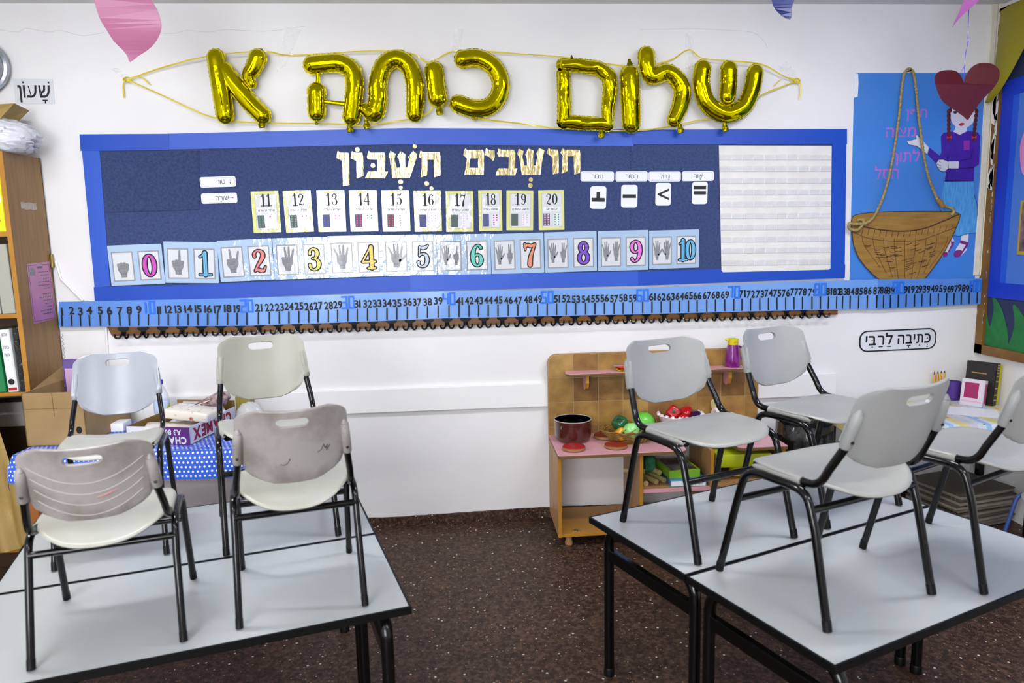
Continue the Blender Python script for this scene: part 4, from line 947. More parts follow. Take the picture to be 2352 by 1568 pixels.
def chair_parts(t, m_seat, m_back, rear_bar, front_bar=True, m_fr=None, lines=False, marks=False):
    m_fr = m_fr or m_black
    def o(mb, n, m, **k): return mb.obj(n, m, t, world=False, **k)
    hw = .203
    for s in (-1, 1):
        pth = [(s*(hw+.005), -.205, .0), (s*hw, -.148, .255)]
        pth += [tuple(q) for q in spline([(s*hw, -.132, .305), (s*hw, -.118, .336), (s*hw, -.094, .351), (s*hw, -.06, .355)], 4)]
        pth += [tuple(q) for q in spline([(s*hw, .045, .355), (s*hw, .082, .349), (s*hw, .110, .329), (s*hw, .126, .292)], 4)]
        pth += [(s*hw, .145, .23), (s*(hw+.005), .205, 0)]
        o(MB().tube(pth, .0118, 12), 'leg_frame', m_fr, smooth=50)
        for y in (-.205, .205):
            f = -1 if y < 0 else 1
            o(MB().tube([(s*(hw+.005), y, 0), (s*(hw+.0045), y-f*.006, .028)], [.0126, .0126], 12), 'foot_cap', m_edge, smooth=50)
        bp = [(s*.174, .10, .364), (s*.177, -.02, .368)] + [tuple(q) for q in spline([(s*.184, -.080, .370), (s*.188, -.122, .374), (s*.188, -.150, .392), (s*.185, -.168, .425)], 5)] + [(s*.175, -.203, .488), (s*.166, -.235, .588)]
        o(MB().tube(bp, .0115, 12), 'back_post', m_fr, smooth=50)
        o(MB().tube([(s*.204, -.09, .353), (s*.18, -.09, .364)], .009, 8), 'bracket', m_fr)
    if rear_bar: o(MB().tube([(-hw, -.134, .307), (hw, -.134, .307)], .0105, 10), 'crossbar', m_fr, smooth=50)
    if front_bar: o(MB().tube([(-hw, .142, .250), (hw, .142, .250)], .0105, 10), 'crossbar', m_fr, smooth=50)
    o(MB().tube([(-.178, .07, .354), (.178, .07, .354)], .009, 8), 'seat_support', m_fr, smooth=50)
    o(MB().tube([(-.178, -.07, .350), (.178, -.07, .350)], .009, 8), 'seat_support', m_fr, smooth=50)
    # seat: dished shell with a waterfall front and a drooping round rear lip
    SY = -.030
    def outl(th):
        a, b = superell(th, .196, .19, .195, 2.3, 3.2)
        if b < 0: a *= 1-.08*(b/-.19)**2
        return a, b
    def zf(a, b, r):
        z = .378 - .016*(1-(a/.196)**2)*(1-(b/.2)**2)
        if b > .10: z -= .026*((b-.10)/.095)**2
        if b < -.06: z -= .036*((-.06-b)/.13)**1.4*max(0, 1-(a/.19)**4)
        return z
    V, F = shell(outl, zf, .012)
    o(MB().add([(a, b+SY, h) for a, b, h in V], F), 'seat', m_seat, smooth=60)
    for s in (-1, 1):
        o(MB().tube([(s*.180, .100, .363), (s*.183, .05, .3675), (s*.184, -.065, .3685), (s*.185, -.085, .3695)], [.006, .0132, .0135, .0145], 12), 'seat_sleeve', m_seat, smooth=50)
    # backrest: curved shell with a hand slot, wrapped round the posts as sleeves
    ax = Vector((0, -.30, .954)).normalized(); nb = Vector((0, ax.z, -ax.y))
    org = Vector((0, -.203, .510))
    def place(a, b, h): return org + Vector((a, 0, 0)) + ax*b + nb*h
    def bz(a): return -.046*(1-(min(abs(a), .175)/.175)**2) + .006
    B0, B1, S0, S1 = -.080, .158, .107, .135
    def halfw(b):
        if b > .085: return .178 - .004*(b-.085)/.07 - .058*max(0, (b-.105)/(B1-.105))**2.6
        if b < -.012:
            f = min(1, (-.012-b)/(-.012-B0)); return .157*(1-.60*f**3.4)+.006*(1-f)
        return .188 - .010*max(0, b)/.085 - .02*max(0, (.0-b)/.012)
    bl_ = [B0+(S0-B0)*(1-cos(pi*i/14))/2 if i < 14 else S0 for i in range(15)]
    bl_ = sorted(set([round(q, 5) for q in bl_] + [-.012, -.003, .0]))
    i0 = len(bl_)-1; bl_ += [S0+(S1-S0)*k/6 for k in range(1, 7)]; i1 = len(bl_)-1
    bl_ += [S1+(B1-S1)*q for q in (.3, .55, .75, .88, .96, 1)]
    NB = len(bl_)-1
    al = [-1+.74*k/9 for k in range(9)] + [-.26+.52*k/12 for k in range(13)] + [.26+.74*(k+1)/9 for k in range(9)]
    NA = len(al)-1; j0, j1 = 9, 21
    V = []; F = []
    for sgn in (1, -1):
        for i, b in enumerate(bl_):
            for j, a in enumerate(al):
                x = a*halfw(b); e = min(1, (1-abs(a))/.05)*min(1, min(i, NB-i)/1.5)
                V.append(place(x, b, bz(x)+sgn*(.0015+.004*sqrt(e)))[:])
    n1 = (NB+1)*(NA+1)
    idx = lambda s, i, j: s*n1 + i*(NA+1) + j
    keep = {(i, j) for i in range(NB) for j in range(NA) if not (i0 <= i < i1 and j0 <= j < j1)}
    for (i, j) in keep:
        F.append((idx(0, i, j), idx(0, i, j+1), idx(0, i+1, j+1), idx(0, i+1, j)))
        F.append((idx(1, i, j), idx(1, i+1, j), idx(1, i+1, j+1), idx(1, i, j+1)))
        for di, dj, p, q in ((-1, 0, (i, j), (i, j+1)), (1, 0, (i+1, j), (i+1, j+1)), (0, -1, (i, j), (i+1, j)), (0, 1, (i, j+1), (i+1, j+1))):
            if (i+di, j+dj) not in keep: F.append((idx(0, *p), idx(0, *q), idx(1, *q), idx(1, *p)))
    hh = (S1-S0)/2; bm_ = (S0+S1)/2
    for s, sgn in ((0, 1), (1, -1)):
        for i in range(i0, i1+1):
            for j in range(j0, j1+1):
                if i in (i0, i1) or j in (j0, j1):
                    f = (i-i0)/(i1-i0)*2-1; g = (j-j0)/(j1-j0)*2-1
                    x = g*.037; b = bm_ + f*hh
                    if j in (j0, j1): x = (1 if g > 0 else -1)*(.037 + hh*sqrt(max(0, 1-f*f)))
                    V[idx(s, i, j)] = place(x, b, bz(x)+sgn*.0055)[:]
    o(MB().add(V, F), 'backrest', m_back, smooth=45)
    for s in (-1, 1):
        P = [place(s*(.174-.09*max(b, -.01)), b, -.0065) for b in (-.016, -.012, .05, .08, .095)]
        o(MB().tube([q[:] for q in P], [.0135, .0158, .0155, .0145, .004], 14), 'post_sleeve', m_back, smooth=50)
        q = place(s*.174, .008, -.0218); o(MB().lathe([(0, -.002), (.005, -.002), (.005, .002), (0, .002)], 10, M=Matrix.Translation(q) @ Matrix.Rotation(radians(72), 4, 'X')), 'bolt_hole', m_edge)
    if marks:
        for pts in ([(.075, .012), (.088, .02), (.096, .034), (.1, .02), (.108, .03), (.104, .012), (.116, .026)], [(-.045, -.012), (-.03, -.014), (-.02, -.008), (-.012, .006), (-.016, .002)]):
            o(MB().tube([place(a, b, bz(a)-.0060)[:] for a, b in spline(pts, 3)], .0013, 5), 'ink_mark', mat('faded_ink', '4a4646', .7))
    if lines:
        P = [place(a, b, bz(a)-.0058)[:] for a, b in ((.02, -.004), (.05, .002), (.075, .012))]
        o(MB().tube(P, [.002, .0035, .001], 6), 'crayon_smear', mat('red_crayon', 'b07a78', .7))
        for k in range(4):
            pts = []
            for j in range(25):
                a = -.15+.30*j/24; x = a*(1-.03*k); b = .085-.036*k-.05*(1-(a/.15)**2)+.012; pts.append(place(x, b, bz(x)-.0060))
            o(MB().tube([q[:] for q in pts], .0012, 5), 'scuff_line', mat('scuff_white', 'b4aeab', .7))
def plastic(name, a, b, c=None, sc=5, rough=.42):
    return mat(name, a, rough, col2=b, vscale=sc, detail=5, coat=.12, crough=.25, bump=.04, bscale=90, vlo=.42, vhi=.78)
pg = plastic('grey_plastic', '969690', '8a8a85'); pgb = plastic('grey_plastic_back', '929391', '878886')
pc = plastic('cream_plastic', 'aaaaa0', '9c9888'); pst = plastic('stained_plastic', '9a9491', '675e53', sc=10); pbl = plastic('cool_grey_plastic', '969aa1', '8d9198', rough=.26)
pk_ = plastic('khaki_grey_plastic', '96958a', '8b897d')
def chair(label, loc, rz, sc, ms, mbk, rear, **k):
    t = thing('school_chair', label, 'chair', (loc[0], loc[1], TH+.003), radians(rz), 'plastic chairs put up on the tables', sc=sc)
    chair_parts(t, ms, mbk, rear, **k); return t
chair('grey plastic chair up on the table facing the aisle, before the toy kitchen pot', (.848, -1.775), -157.5, (1.02, 1, 1), pg, pgb, False)
chair('grey plastic chair up on the table beside the purple jug, bin behind it', (1.372, -1.547), -154.5, (1, 1, 1), pg, pgb, False)
chair('grey plastic chair with slanted back turned to the room, at the aisle end', (1.0575, -2.199), 22, (1.02, 1, 1), pg, pgb, True)
chair('grey plastic chair put up before the floral tablecloth, back turned to the room', (1.564, -2.07), 27, (.93, .92, 1), pg, pgb, True)
chair('cream plastic chair with brown smudged backrest crossed by four white scuff lines', (-.9815, -2.1885), 15.7, (.84, .95, .88), pc, pst, True, lines=True)
chair('cream plastic chair with grey stained backrest and ink marks, next to the aisle', (-.515, -2.0475), 15, (.82, .95, .94), pc, pst, True, marks=True)
chair('bluish grey plastic chair with shiny backrest before the open cardboard box', (-1.235, -1.614), -164.7, (.80, .95, .98), pc, pbl, False)
chair('khaki grey plastic chair facing the room, under the coat hooks', (-.70, -1.548), -161, (.9, .95, 1.045), pc, pk_, False)
# ink marks on the stained chair back are part of the wear of its plastic

# ================================================================== bookcase with binders, curtain and bags
m_oakl = mat('wood_veneer', '84602f', .45, col2='936e3a', vscale=7, stretch=(7, 7, .6), detail=6)
m_edgeo = mat('orange_wood_edge', 'a87320', .4, col2='b98128', vscale=8, stretch=(1, 1, .4))
BX0, BX1, BY, BT = -3.05, -2.22, -.345, 2.16
t = thing('bookcase', 'tall brown veneer bookcase with orange front edges by the pin board', 'bookcase', ((BX0+BX1)/2, BY/2, 0))
for x in (BX0, BX1-.022):
    p = MB().box(x, x+.022, BY+.004, -.02, 0, BT).obj('side_panel', m_oakl, t)
    MB().box(x-.0005, x+.0225, BY, BY+.004, 0, BT).obj('edge_band', m_edgeo, p)
MB().box(BX0, BX1, -.02, -.012, 0.05, BT).obj('back_panel', mat('dark_back_panel', '4a3624', .6), t)
for z in (.09, .50, .93, 1.335, 1.745, BT-.022):
    p = MB().box(BX0+.022, BX1-.022, BY+.006, -.02, z, z+.022).obj('shelf', m_oakl, t)
    MB().box(BX0+.022, BX1-.022, BY+.002, BY+.006, z, z+.022).obj('edge_band', m_edgeo, p)
MB().box(BX0+.022, BX1-.022, BY+.03, BY+.045, 0, .09).obj('plinth', mat('dark_plinth', '3a2412', .5), t)
def binder(label, x0, x1, z, h, col, y0=BY+.012, dep=.27, tilt=0, lab=None, hole=True, red=False, marble=False):
    M_ = Matrix.Translation(((x0+x1)/2, y0, z)) @ Matrix.Rotation(tilt, 4, 'Y')
    t = thing('ring_binder', label, 'binder', ((x0+x1)/2, y0, z), group='binders on the bookcase shelves')
    w = x1-x0
    def o(mb, n, m): return mb.merge(MB()).obj(n, m, t)
    mm = mat('binder_'+col, col, .35, coat=.3) if not marble else mat('marbled_board', '131313', .4, col2='6a6a6a', vscale=60, vlo=.55, vhi=.7)
    MB().box(-w/2, w/2, 0, dep, 0, h, .003, 1, M_).obj('cover', mm, t)
    if lab:
        MB().box(-w*.38, w*.38, -.0012, 0, h*lab[0], h*lab[1], M=M_).obj('spine_label', m_paper, t)
        for (zz, s, hh) in lab[2]:
            tx = lettering(MB(), s, hh, 0, zz*h, -.0018, off=.01, rtl=True, width=w*.55)
            tx.v = [(M_ @ Vector(q))[:] for q in tx.v]; tx.obj('spine_word', m_ink, t)
    if hole:
        MB().lathe([(.0, 0), (.015, 0), (.015, .003), (.011, .003)], 16, M=M_ @ Matrix.Translation((0, -.0015, h*.17)) @ Matrix.Rotation(radians(90), 4, 'X')).obj('finger_hole', m_ink, t)
    if red: MB().box(-w*.4, w*.4, -.0016, 0, h*.03, h*.075, M=M_).obj('red_band', mat('red_band', 'b01418', .5), t)
    return t
binder('yellow ring binder on the top shelf with a white spine label', -2.324, -2.25, 1.767, .345, 'e6e000', lab=(.42, .98, [(.75, 'תיק', .02), (.62, 'דוח', .016), (.53, 'שנתי', .016)]))
binder('pale grey file box leaning on the middle shelf beside the wood side', -2.318, -2.252, 1.357, .35, 'a8a89a', hole=False, tilt=radians(-1.5))
binder('light grey magazine file on the middle shelf, set further in', -2.40, -2.326, 1.357, .33, 'bdbdb4', hole=False)
binder('white lever binder with red foot band and handwritten spine on the lower shelf', -2.335, -2.285, .952, .325, 'e4e4e2', lab=(.18, .99, [(.92, 'ארכיון', .014), (.72, 'כיתה', .016), (.6, 'א דוח', .015)]), red=True, tilt=radians(-2.0))
binder('black marbled binder squeezed against the bookcase side', -2.276, -2.247, .952, .335, '151515', hole=False, marble=True, tilt=radians(-1))
binder('green binder on the lower shelf behind the gold curtain edge', -2.41, -2.345, .952, .32, '128048', hole=False, tilt=radians(-3))
# crumpled bags on top
def lump(name, label, cat, m, c, rx, ry, rz, seed, n=36, k=20, amp=.18, flat=True, rough=3.5):
    r = random.Random(seed); ph = [(r.uniform(1, rough), r.uniform(1, rough), r.uniform(1, rough), r.uniform(0, 6), r.uniform(-1, 1)) for _ in range(9)]
    V = []; F = []
    for i in range(k+1):
        th = pi*i/k
        for j in range(n):
            a = 2*pi*j/n; d = Vector((sin(th)*cos(a), sin(th)*sin(a), cos(th)))
            f = 1+amp*sum(w*abs(sin(p*d.x*2.2+q*d.y*2.2+s*d.z*3+o)) for p, q, s, o, w in ph)/3
            z = d.z*rz*f
            if flat: z = max(z, -rz*.62)
            V.append((c[0]+d.x*rx*f, c[1]+d.y*ry*f, c[2]+z))
    for i in range(k):
        for j in range(n): F.append((i*n+j, i*n+(j+1) % n, (i+1)*n+(j+1) % n, (i+1)*n+j))
    lo = min(q[2] for q in V); V = [(q[0], q[1], q[2]-lo+c[2]) for q in V]
    return tag(MB().add(V, F).obj(name, m, smooth=70), label, cat)
m_bag = mat('white_plastic_bag', 'c9ccd4', .3, col2='dfe2e8', vscale=14, coat=.3, bump=.8, bscale=16, bstretch=(1, 1, 3))
lump('plastic_bag', 'bulging white plastic bag on top of the bookcase', 'bag', m_bag, (-2.40, -.24, BT), .30, .17, .115, 3, amp=.2, rough=6, n=64, k=36)
m_kraft = mat('kraft_paper', 'a58a4c', .6, col2='8d7238', vscale=9, bump=.6, bscale=10)
t = thing('paper_bag', 'folded brown paper bag lying on the white plastic bag, papers inside', 'bag', (-2.45, -.24, BT+.178))
bz0 = BT+.178
MB().add([(-2.75, -.33, bz0+.01), (-2.30, -.30, bz0), (-2.27, -.12, bz0+.005), (-2.75, -.10, bz0), (-2.75, -.34, bz0+.10), (-2.42, -.33, bz0+.085), (-2.33, -.28, bz0+.05), (-2.16, -.30, bz0+.055), (-2.19, -.12, bz0+.05), (-2.45, -.12, bz0+.09), (-2.75, -.10, bz0+.11), (-2.25, -.30, bz0-.03), (-2.24, -.16, bz0-.02)],
         [(4, 5, 9, 10), (5, 6, 8, 9), (6, 7, 8), (0, 1, 6, 5), (0, 5, 4), (3, 2, 8, 9), (3, 9, 10), (0, 3, 2, 1), (1, 11, 7), (1, 6, 7), (2, 12, 8), (11, 12, 8, 7), (1, 2, 12, 11)]).obj('folded_sack', m_kraft, t)
for k in range(4): MB().box(-2.74, -2.50+.02*k, -.325+.01*k, -.12, bz0+.018+.014*k, bz0+.026+.014*k).obj('paper', m_paper, t)
# gold curtain over the lower part
m_cur = mat('gold_curtain', '9a7d3e', .55, col2='b4975a', vscale=12, stretch=(1, 1, .3), bump=.4, bscale=30)
V = []; F = []; nx, nz = 60, 24
for i in range(nz+1):
    f = i/nz; z = .93-.80*f; xr = -2.405+.155*f**.8
    for j in range(nx+1):
        s = j/nx; x = -3.05+(xr+3.05)*s; V.append((x, -.385-.018*sin(s*46+f*1.5)*(.4+.6*f)-.03*f, z))
for i in range(nz):
    for j in range(nx): a = i*(nx+1)+j; F.append((a, a+1, a+nx+2, a+nx+1))
t = thing('curtain', 'gold fabric curtain hanging over the lower bookcase shelves', 'curtain', (-2.65, -.39, .13))
MB().add(V, F).obj('cloth', m_cur, t, smooth=80); MB().tube([(-3.08, -.385, .935), (-2.24, -.385, .935)], .006, 8).obj('rod', m_black, t)
# pink notice, clip and tape on the side panel
x = BX1+.0008
m_pk = mat('pink_paper', 'bc7aa4', .5, coat=.3, col2='b06c9a', vscale=5)
t = thing('notice', 'pink printed notice sheet taped to the side of the bookcase', 'notice', (x, -.15, 1.295))
def side(mb, pts, dx): return mb.add([(x+dx, a, b) for a, b in pts], [tuple(range(len(pts)))])
side(MB(), [(-.248, 1.292), (-.035, 1.300), (-.035, 1.61), (-.250, 1.604)], .0004).obj('sheet', m_pk, t)
tx = MB()
for k in range(13):
    z = 1.555-k*.0175-(.012 if k > 5 else 0); l = .05+.07*RND.random()
    for q in range(int(l/.016)): side(tx, [(-.06-q*.016-.012, z), (-.06-q*.016, z), (-.06-q*.016, z+.005), (-.06-q*.016-.012, z+.005)], .001)
side(tx, [(-.16, 1.577), (-.11, 1.577), (-.11, 1.588), (-.16, 1.588)], .001)
for a, b, c, d in ((-.24, -.045, 1.302, 1.305), (-.24, -.045, 1.594, 1.597), (-.24, -.237, 1.302, 1.597), (-.048, -.045, 1.302, 1.597)): side(tx, [(a, c), (b, c), (b, d), (a, d)], .0009)
tx.obj('print', m_hand2, t)
side(MB(), [(-.23, 1.545), (-.185, 1.54), (-.18, 1.57), (-.205, 1.585), (-.23, 1.575)], .0010).obj('sketch', m_hand, t)
MB().box(x, x+.012, -.03, -.012, 1.575, 1.65, .002).obj('brass_catch', mat('brass', '9c8a4c', .35, metal=.9), bpy.data.objects['bookcase'])
tag(MB().add([(x, -.24+.02*i, 1.883+dz+.003*sin(i*2)) for i in range(8) for dz in (0, .035)], [(2*i, 2*i+2, 2*i+3, 2*i+1) for i in range(7)]).obj('tape_strip', m_tape), 'short strip of clear tape on the side of the bookcase', 'tape')
# cable duct pieces by the number strip
for q, en in (([(128, 600), (140, 640), (190, 690)], 'slanting down to the number strip'), ([(243, 750), (247, 820), (250, 905)], 'running down below the number strip')):
    P = [W(u, v, -.008)[:] for u, v in q]
    tag(MB().tube(P, .007, 6).obj('cable_duct', m_white, smooth=40), 'thin white cable duct '+en, 'cable duct', 'cable ducts')
c0 = W(146, 800, -.001)
tag(MB().ribbon([(c0.x+.006*sin(i*2.1), c0.z+.08-i*.008) for i in range(21)], .002, -.0012).obj('pencil_scribble', m_ink), 'black pencil scribble on the wall beside the bookcase', 'scribble')

# ================================================================== table with polka dot cloth
m_dot = mat_dots('blue_polka_dots', '2f5fd0', 'eef2ff', 46, .24)
TZ = .72; ang = radians(-3)
t = thing('side_table', 'table against the wall under the blue polka dot cloth, grey front panel', 'table', (-2.13, -.70, 0), ang)
def o(mb, n, m, p=t, **k): return mb.obj(n, m, p, world=False, **k)
LTW, LTD = 1.13, .60
o(MB().box(0, LTW, 0, LTD, TZ-.03, TZ-.003, .003), 'top', m_lamtop)
for a in (.03, LTW-.07):
    for b in (.03, LTD-.07): o(MB().box(a, a+.04, b, b+.04, 0, TZ-.03, .003), 'leg', mat('orange_wood_leg', '9a5a20', .5))
o(MB().box(.08, LTW-.08, .05, .065, .12, TZ-.03), 'front_panel', mat('grey_panel', 'b4acae', .6))
# cloth draped over the top, falling at the front and the ends
def drape(name, label, m, base, ang, w, d, z, fall, group=None, uvs=1.0, cat='tablecloth'):
    t = thing(name, label, cat, base, ang, group); V = []; F = []; UV = []
    xs = [-fall*(1-i/5) for i in range(5)] + [w*i/24 for i in range(25)] + [w+fall*(i+1)/5 for i in range(5)]
    ys = [-fall*(1-i/5) for i in range(5)] + [d*i/8 for i in range(9)]
    for b in ys:
        for a in xs:
            ox = max(0, -a)+max(0, a-w); oy = max(0, -b); dr = max(ox, oy) if min(ox, oy) == 0 else sqrt(ox*ox+oy*oy)*.92
            px = min(max(a, 0), w); py = max(b, 0)
            wv = .012*sin(a*17+b*5)*min(1, dr/.05)
            e = .006 if dr > 0 else 0
            px += (-e-.1*ox if a < 0 else (e+.1*ox if a > w else 0)) + (wv*.6 if ox else 0); py += (-e-.06*oy-abs(wv)*.9 if b < 0 else 0)
            V.append((px, py, z-dr)); UV.append((a*uvs, b*uvs))
    n = len(xs)
    for i in range(len(ys)-1):
        for j in range(n-1): F.append((i*n+j, i*n+j+1, i*n+n+j+1, i*n+n+j))
    mb = MB().add(V, F); mb.uv = UV; o_ = mb.obj('cloth', m, t, world=False, smooth=60); return t
drape('tablecloth', 'blue cloth with white polka dots over the table by the bookcase', m_dot, (-2.13, -.70, 0), ang, LTW, LTD, TZ+.001, .135)
TZ += .002
# open cardboard carton with packs inside
m_card = mat('cardboard', '977a4e', .7, col2='a28557', vscale=8, bump=.1, bscale=50)
bx = thing('cardboard_carton', 'large open cardboard carton with flaps on the polka dot cloth', 'box', (-2.14, -.56, TZ), radians(-2))
def ob(mb, n, m, p=None, **k): return mb.obj(n, m, p or bx, world=False, **k)
cw, cdp, ch = .29, .45, .265
ob(MB().box(0, cw, 0, .005, 0, ch), 'front_wall', m_card); ob(MB().box(0, cw, cdp-.005, cdp, 0, ch), 'back_wall', m_card)
ob(MB().box(0, .005, 0, cdp, 0, ch), 'side_wall', m_card); ob(MB().box(cw-.005, cw, 0, cdp, 0, ch), 'side_wall', m_card); ob(MB().box(0, cw, 0, cdp, 0, .005), 'base', m_card)
ob(MB().add([(0, cdp*.2, ch), (0, cdp, ch), (-.03, cdp, ch+.07), (.12, cdp*.98, ch+.06)], [(0, 1, 2), (1, 3, 2)]), 'flap', m_card)
ob(MB().box(.145, .147, -.0012, 0, ch*.55, ch), 'fold_crease', mat('cardboard_dark', '6d5432', .8)); ob(MB().box(0, cw, -.0011, 0, ch*.70, ch*.705), 'fold_crease', mat('cardboard_dark'))
ob(lettering(MB(), '2', .02, .225, .075, -.001, ref=.7).prism([(.258+.014*cos(2*pi*k/16), .075+.018*sin(2*pi*k/16)) for k in range(16)], -.0015, -.0005), 'printed_mark', m_ink)
for k, (xx, hh) in enumerate(((.012, .37), (.10, .33))):
    q = thing('picture_pack', ('purple edged shiny picture pack standing at the carton wall' if k == 0 else 'second purple picture pack standing deeper in the carton'), 'pack', (-2.125+xx, -.25-.07*k+.03, TZ+.006), radians(-4), 'picture packs in the carton')
    q.location.z = TZ+.006
    MB().box(0, .155, 0, .012, 0, hh, .002).obj('pack', mat('purple_print', '5b3a8e', .25, coat=.9), q, world=False)
    MB().box(.01, .145, -.0015, 0, .03, hh-.05).obj('pink_field', mat('lilac_print', 'c9a6cc', .3, coat=.8), q, world=False)
    MB().box(.01, .145, -.0018, 0, .03, .07).obj('white_field', m_paper, q, world=False)
# flat paper carton lying upside down
fx = thing('flat_carton', 'low white and purple paper carton with upside down lettering on the polka dot cloth', 'box', (-1.655, -.585, TZ), radians(-12))
fw, fd, fh = .335, .44, .088
m_cin = mat('carton_inside', '8a6b34', .7); m_cw = mat('carton_white', 'dcdce4', .5); m_cp = mat('carton_purple', '5c1f74', .5); m_red = mat('carton_red', '8e1430', .5)
def of(mb, n, m, **k): return mb.obj(n, m, fx, world=False, **k)
of(MB().box(0, fw, 0, .004, 0, fh), 'front_wall', m_cw); of(MB().box(0, .004, 0, fd, 0, fh), 'side_wall', m_cin); of(MB().box(fw-.004, fw, 0, fd, 0, fh), 'side_wall', m_cw)
of(MB().box(0, fw, fd-.004, fd, 0, fh+.035), 'back_wall', m_cin); of(MB().box(0, fw, 0, fd, 0, .004), 'base', m_cin)
of(MB().box(.17, fw, -.0012, 0, 0, fh), 'purple_print', m_cp)
of(lettering(lettering(MB(), 'A3 80', .026, .25, .062, -.002, off=.03, ref=.7, flip=True, width=.085), 'CHAM', .034, .255, .022, -.002, off=.04, ref=.7, flip=True, width=.125), 'printed_name', m_cw)
of(MB().box(.03, .12, -.001, 0, .025, .027).box(.03, .12, -.001, 0, .06, .062).box(.03, .032, -.001, 0, .025, .062).box(.118, .12, -.001, 0, .025, .062), 'printed_box', m_txt)
sd = lettering(MB(), 'CHAMEX', .055, 0, 0, 0, off=.05, ref=.7, flip=True, width=.36)
of(MB().add([(fw+.001, .21+q[0], fh/2+q[2]) for q in sd.v], sd.f), 'printed_side_name', m_red)
def place_on(loc, a=0): return Matrix.Translation(loc) @ Matrix.Rotation(a, 4, 'Z')
fl = Vector((-1.655, -.585, TZ)); fr = Matrix.Translation(fl) @ Matrix.Rotation(radians(-12), 4, 'Z')
m_nap = mat('patterned_napkins', 'e6dfd2', .5, col2='b5523c', vscale=34, vlo=.6, vhi=.7, coat=.6)
for k, (a, b, c, d, rz, lab) in enumerate(((.09, .10, .0, .02, .25, 'flowery printed napkin pack at the front of the paper carton'), (.16, .19, .03, .02, -.2, 'flowery printed napkin pack lying tilted across the paper carton'))):
    p = fr @ Vector((a+.08, b, .0)); tag(MB().box(-.12, .12, -.075, .075, 0, .05, .012, 2, Matrix.Translation((p.x, p.y, TZ+.022+.066*k)) @ Matrix.Rotation(rz, 4, 'Z') @ Matrix.Rotation(.1, 4, 'Y')).obj('napkin_pack', m_nap, smooth=50), lab, 'napkin pack', 'napkin packs')
for k in range(3):
    p = fr @ Vector((.15+.02*k, .34, 0)); tag(MB().box(-.12, .12, -.09, .09, 0, .006, .001, 1, Matrix.Translation((p.x, p.y, TZ+.045+.012*k)) @ Matrix.Rotation(.2*k, 4, 'Z') @ Matrix.Rotation(-.12, 4, 'Y')).obj('paper_sheet', m_paper), ('bottom', 'middle', 'top')[k]+' white sheet of the paper stack inside the paper carton', 'paper', 'papers in the paper carton')
p = fr @ Vector((.28, .33, .06))
fk = thing('cutlery_pack', 'clear bag of forks with dark red wrapper leaning out of the paper carton', 'cutlery', (p.x, p.y, TZ+.03))
MB().tube([(p.x-.09, p.y-.06, TZ+.125), (p.x-.03, p.y-.02, TZ+.135), (p.x+.03, p.y+.03, TZ+.15), (p.x+.06, p.y+.06, TZ+.16)], [.012, .03, .042, .02], 12).obj('wrapper', mat('dark_red_wrapper', '5a2028', .25, col2='b8a6a2', vscale=40, coat=.9), fk, smooth=60)
for k in range(5): MB().tube([(p.x-.07, p.y-.06+.008*k, TZ+.13+.004*k), (p.x-.14, p.y-.09+.01*k, TZ+.142+.003*k)], .0022, 5).obj('fork', mat('clear_white_plastic', 'dfe0e6', .25), fk)
# bottle behind the shiny chair
bo = thing('water_bottle', 'clear plastic bottle with blue cap and green striped label on the polka dot cloth', 'bottle', (-1.63, -.20, TZ))
mcl = mat_clear('bottle_plastic', 'dfe6f4', .45, .08, .15, 20)
MB().lathe([(0, 0), (.036, 0), (.04, .008), (.04, .07), (.038, .11), (.04, .14), (.036, .165), (.018, .205), (.014, .21), (.014, .225)], 24, (-1.63, -.20, TZ)).obj('body', mcl, bo, smooth=50)
MB().lathe([(.0405, .075), (.0412, .08), (.0412, .13), (.0405, .135)], 24, (-1.63, -.20, TZ)).obj('label', mat('bottle_label', 'c3d4ee', .4, col2='b7d23a', vscale=12, vlo=.5, vhi=.56), bo, smooth=50)
MB().lathe([(0, .246), (.015, .245), (.0165, .24), (.0165, .222), (.012, .22)], 20, (-1.63, -.20, TZ)).obj('cap', mat('blue_cap', '2a32b8', .35), bo, smooth=40)
tag(MB().box(-1.87, -1.78, -.34, -.24, TZ, TZ+.045, .004).obj('paper_block', m_paper, smooth=40), 'white block of note paper on the polka dot cloth beside the carton', 'paper block')
tag(MB().box(-1.24, -1.16, -.20, -.12, TZ, TZ+.135, .003).obj('khaki_box', mat('khaki_carton', '8f8030', .6)), 'small olive box standing behind the clear bag on the polka dot cloth', 'box')
pb = thing('snack_bag', 'clear plastic bag with orange contents on the polka dot cloth', 'bag', (-1.13, -.33, TZ))
lump('bag_film', 'x', 'x', mat_clear('clear_bag_film', 'eceef2', .5, .1, .9, 30), (-1.13, -.33, TZ), .075, .055, .085, 9, amp=.2)
q = bpy.data.objects['bag_film']; q.parent = pb; q.location = q.location-pb.location; del q['label']; del q['category']
MB().lathe([(0, 0), (.06, 0), (.062, .02), (.045, .035), (0, .038)], 20, (-1.13, -.33, TZ+.002)).obj('contents', mat('orange_brown_food', '9a5a22', .6, col2='b87434', vscale=60), pb, smooth=60)
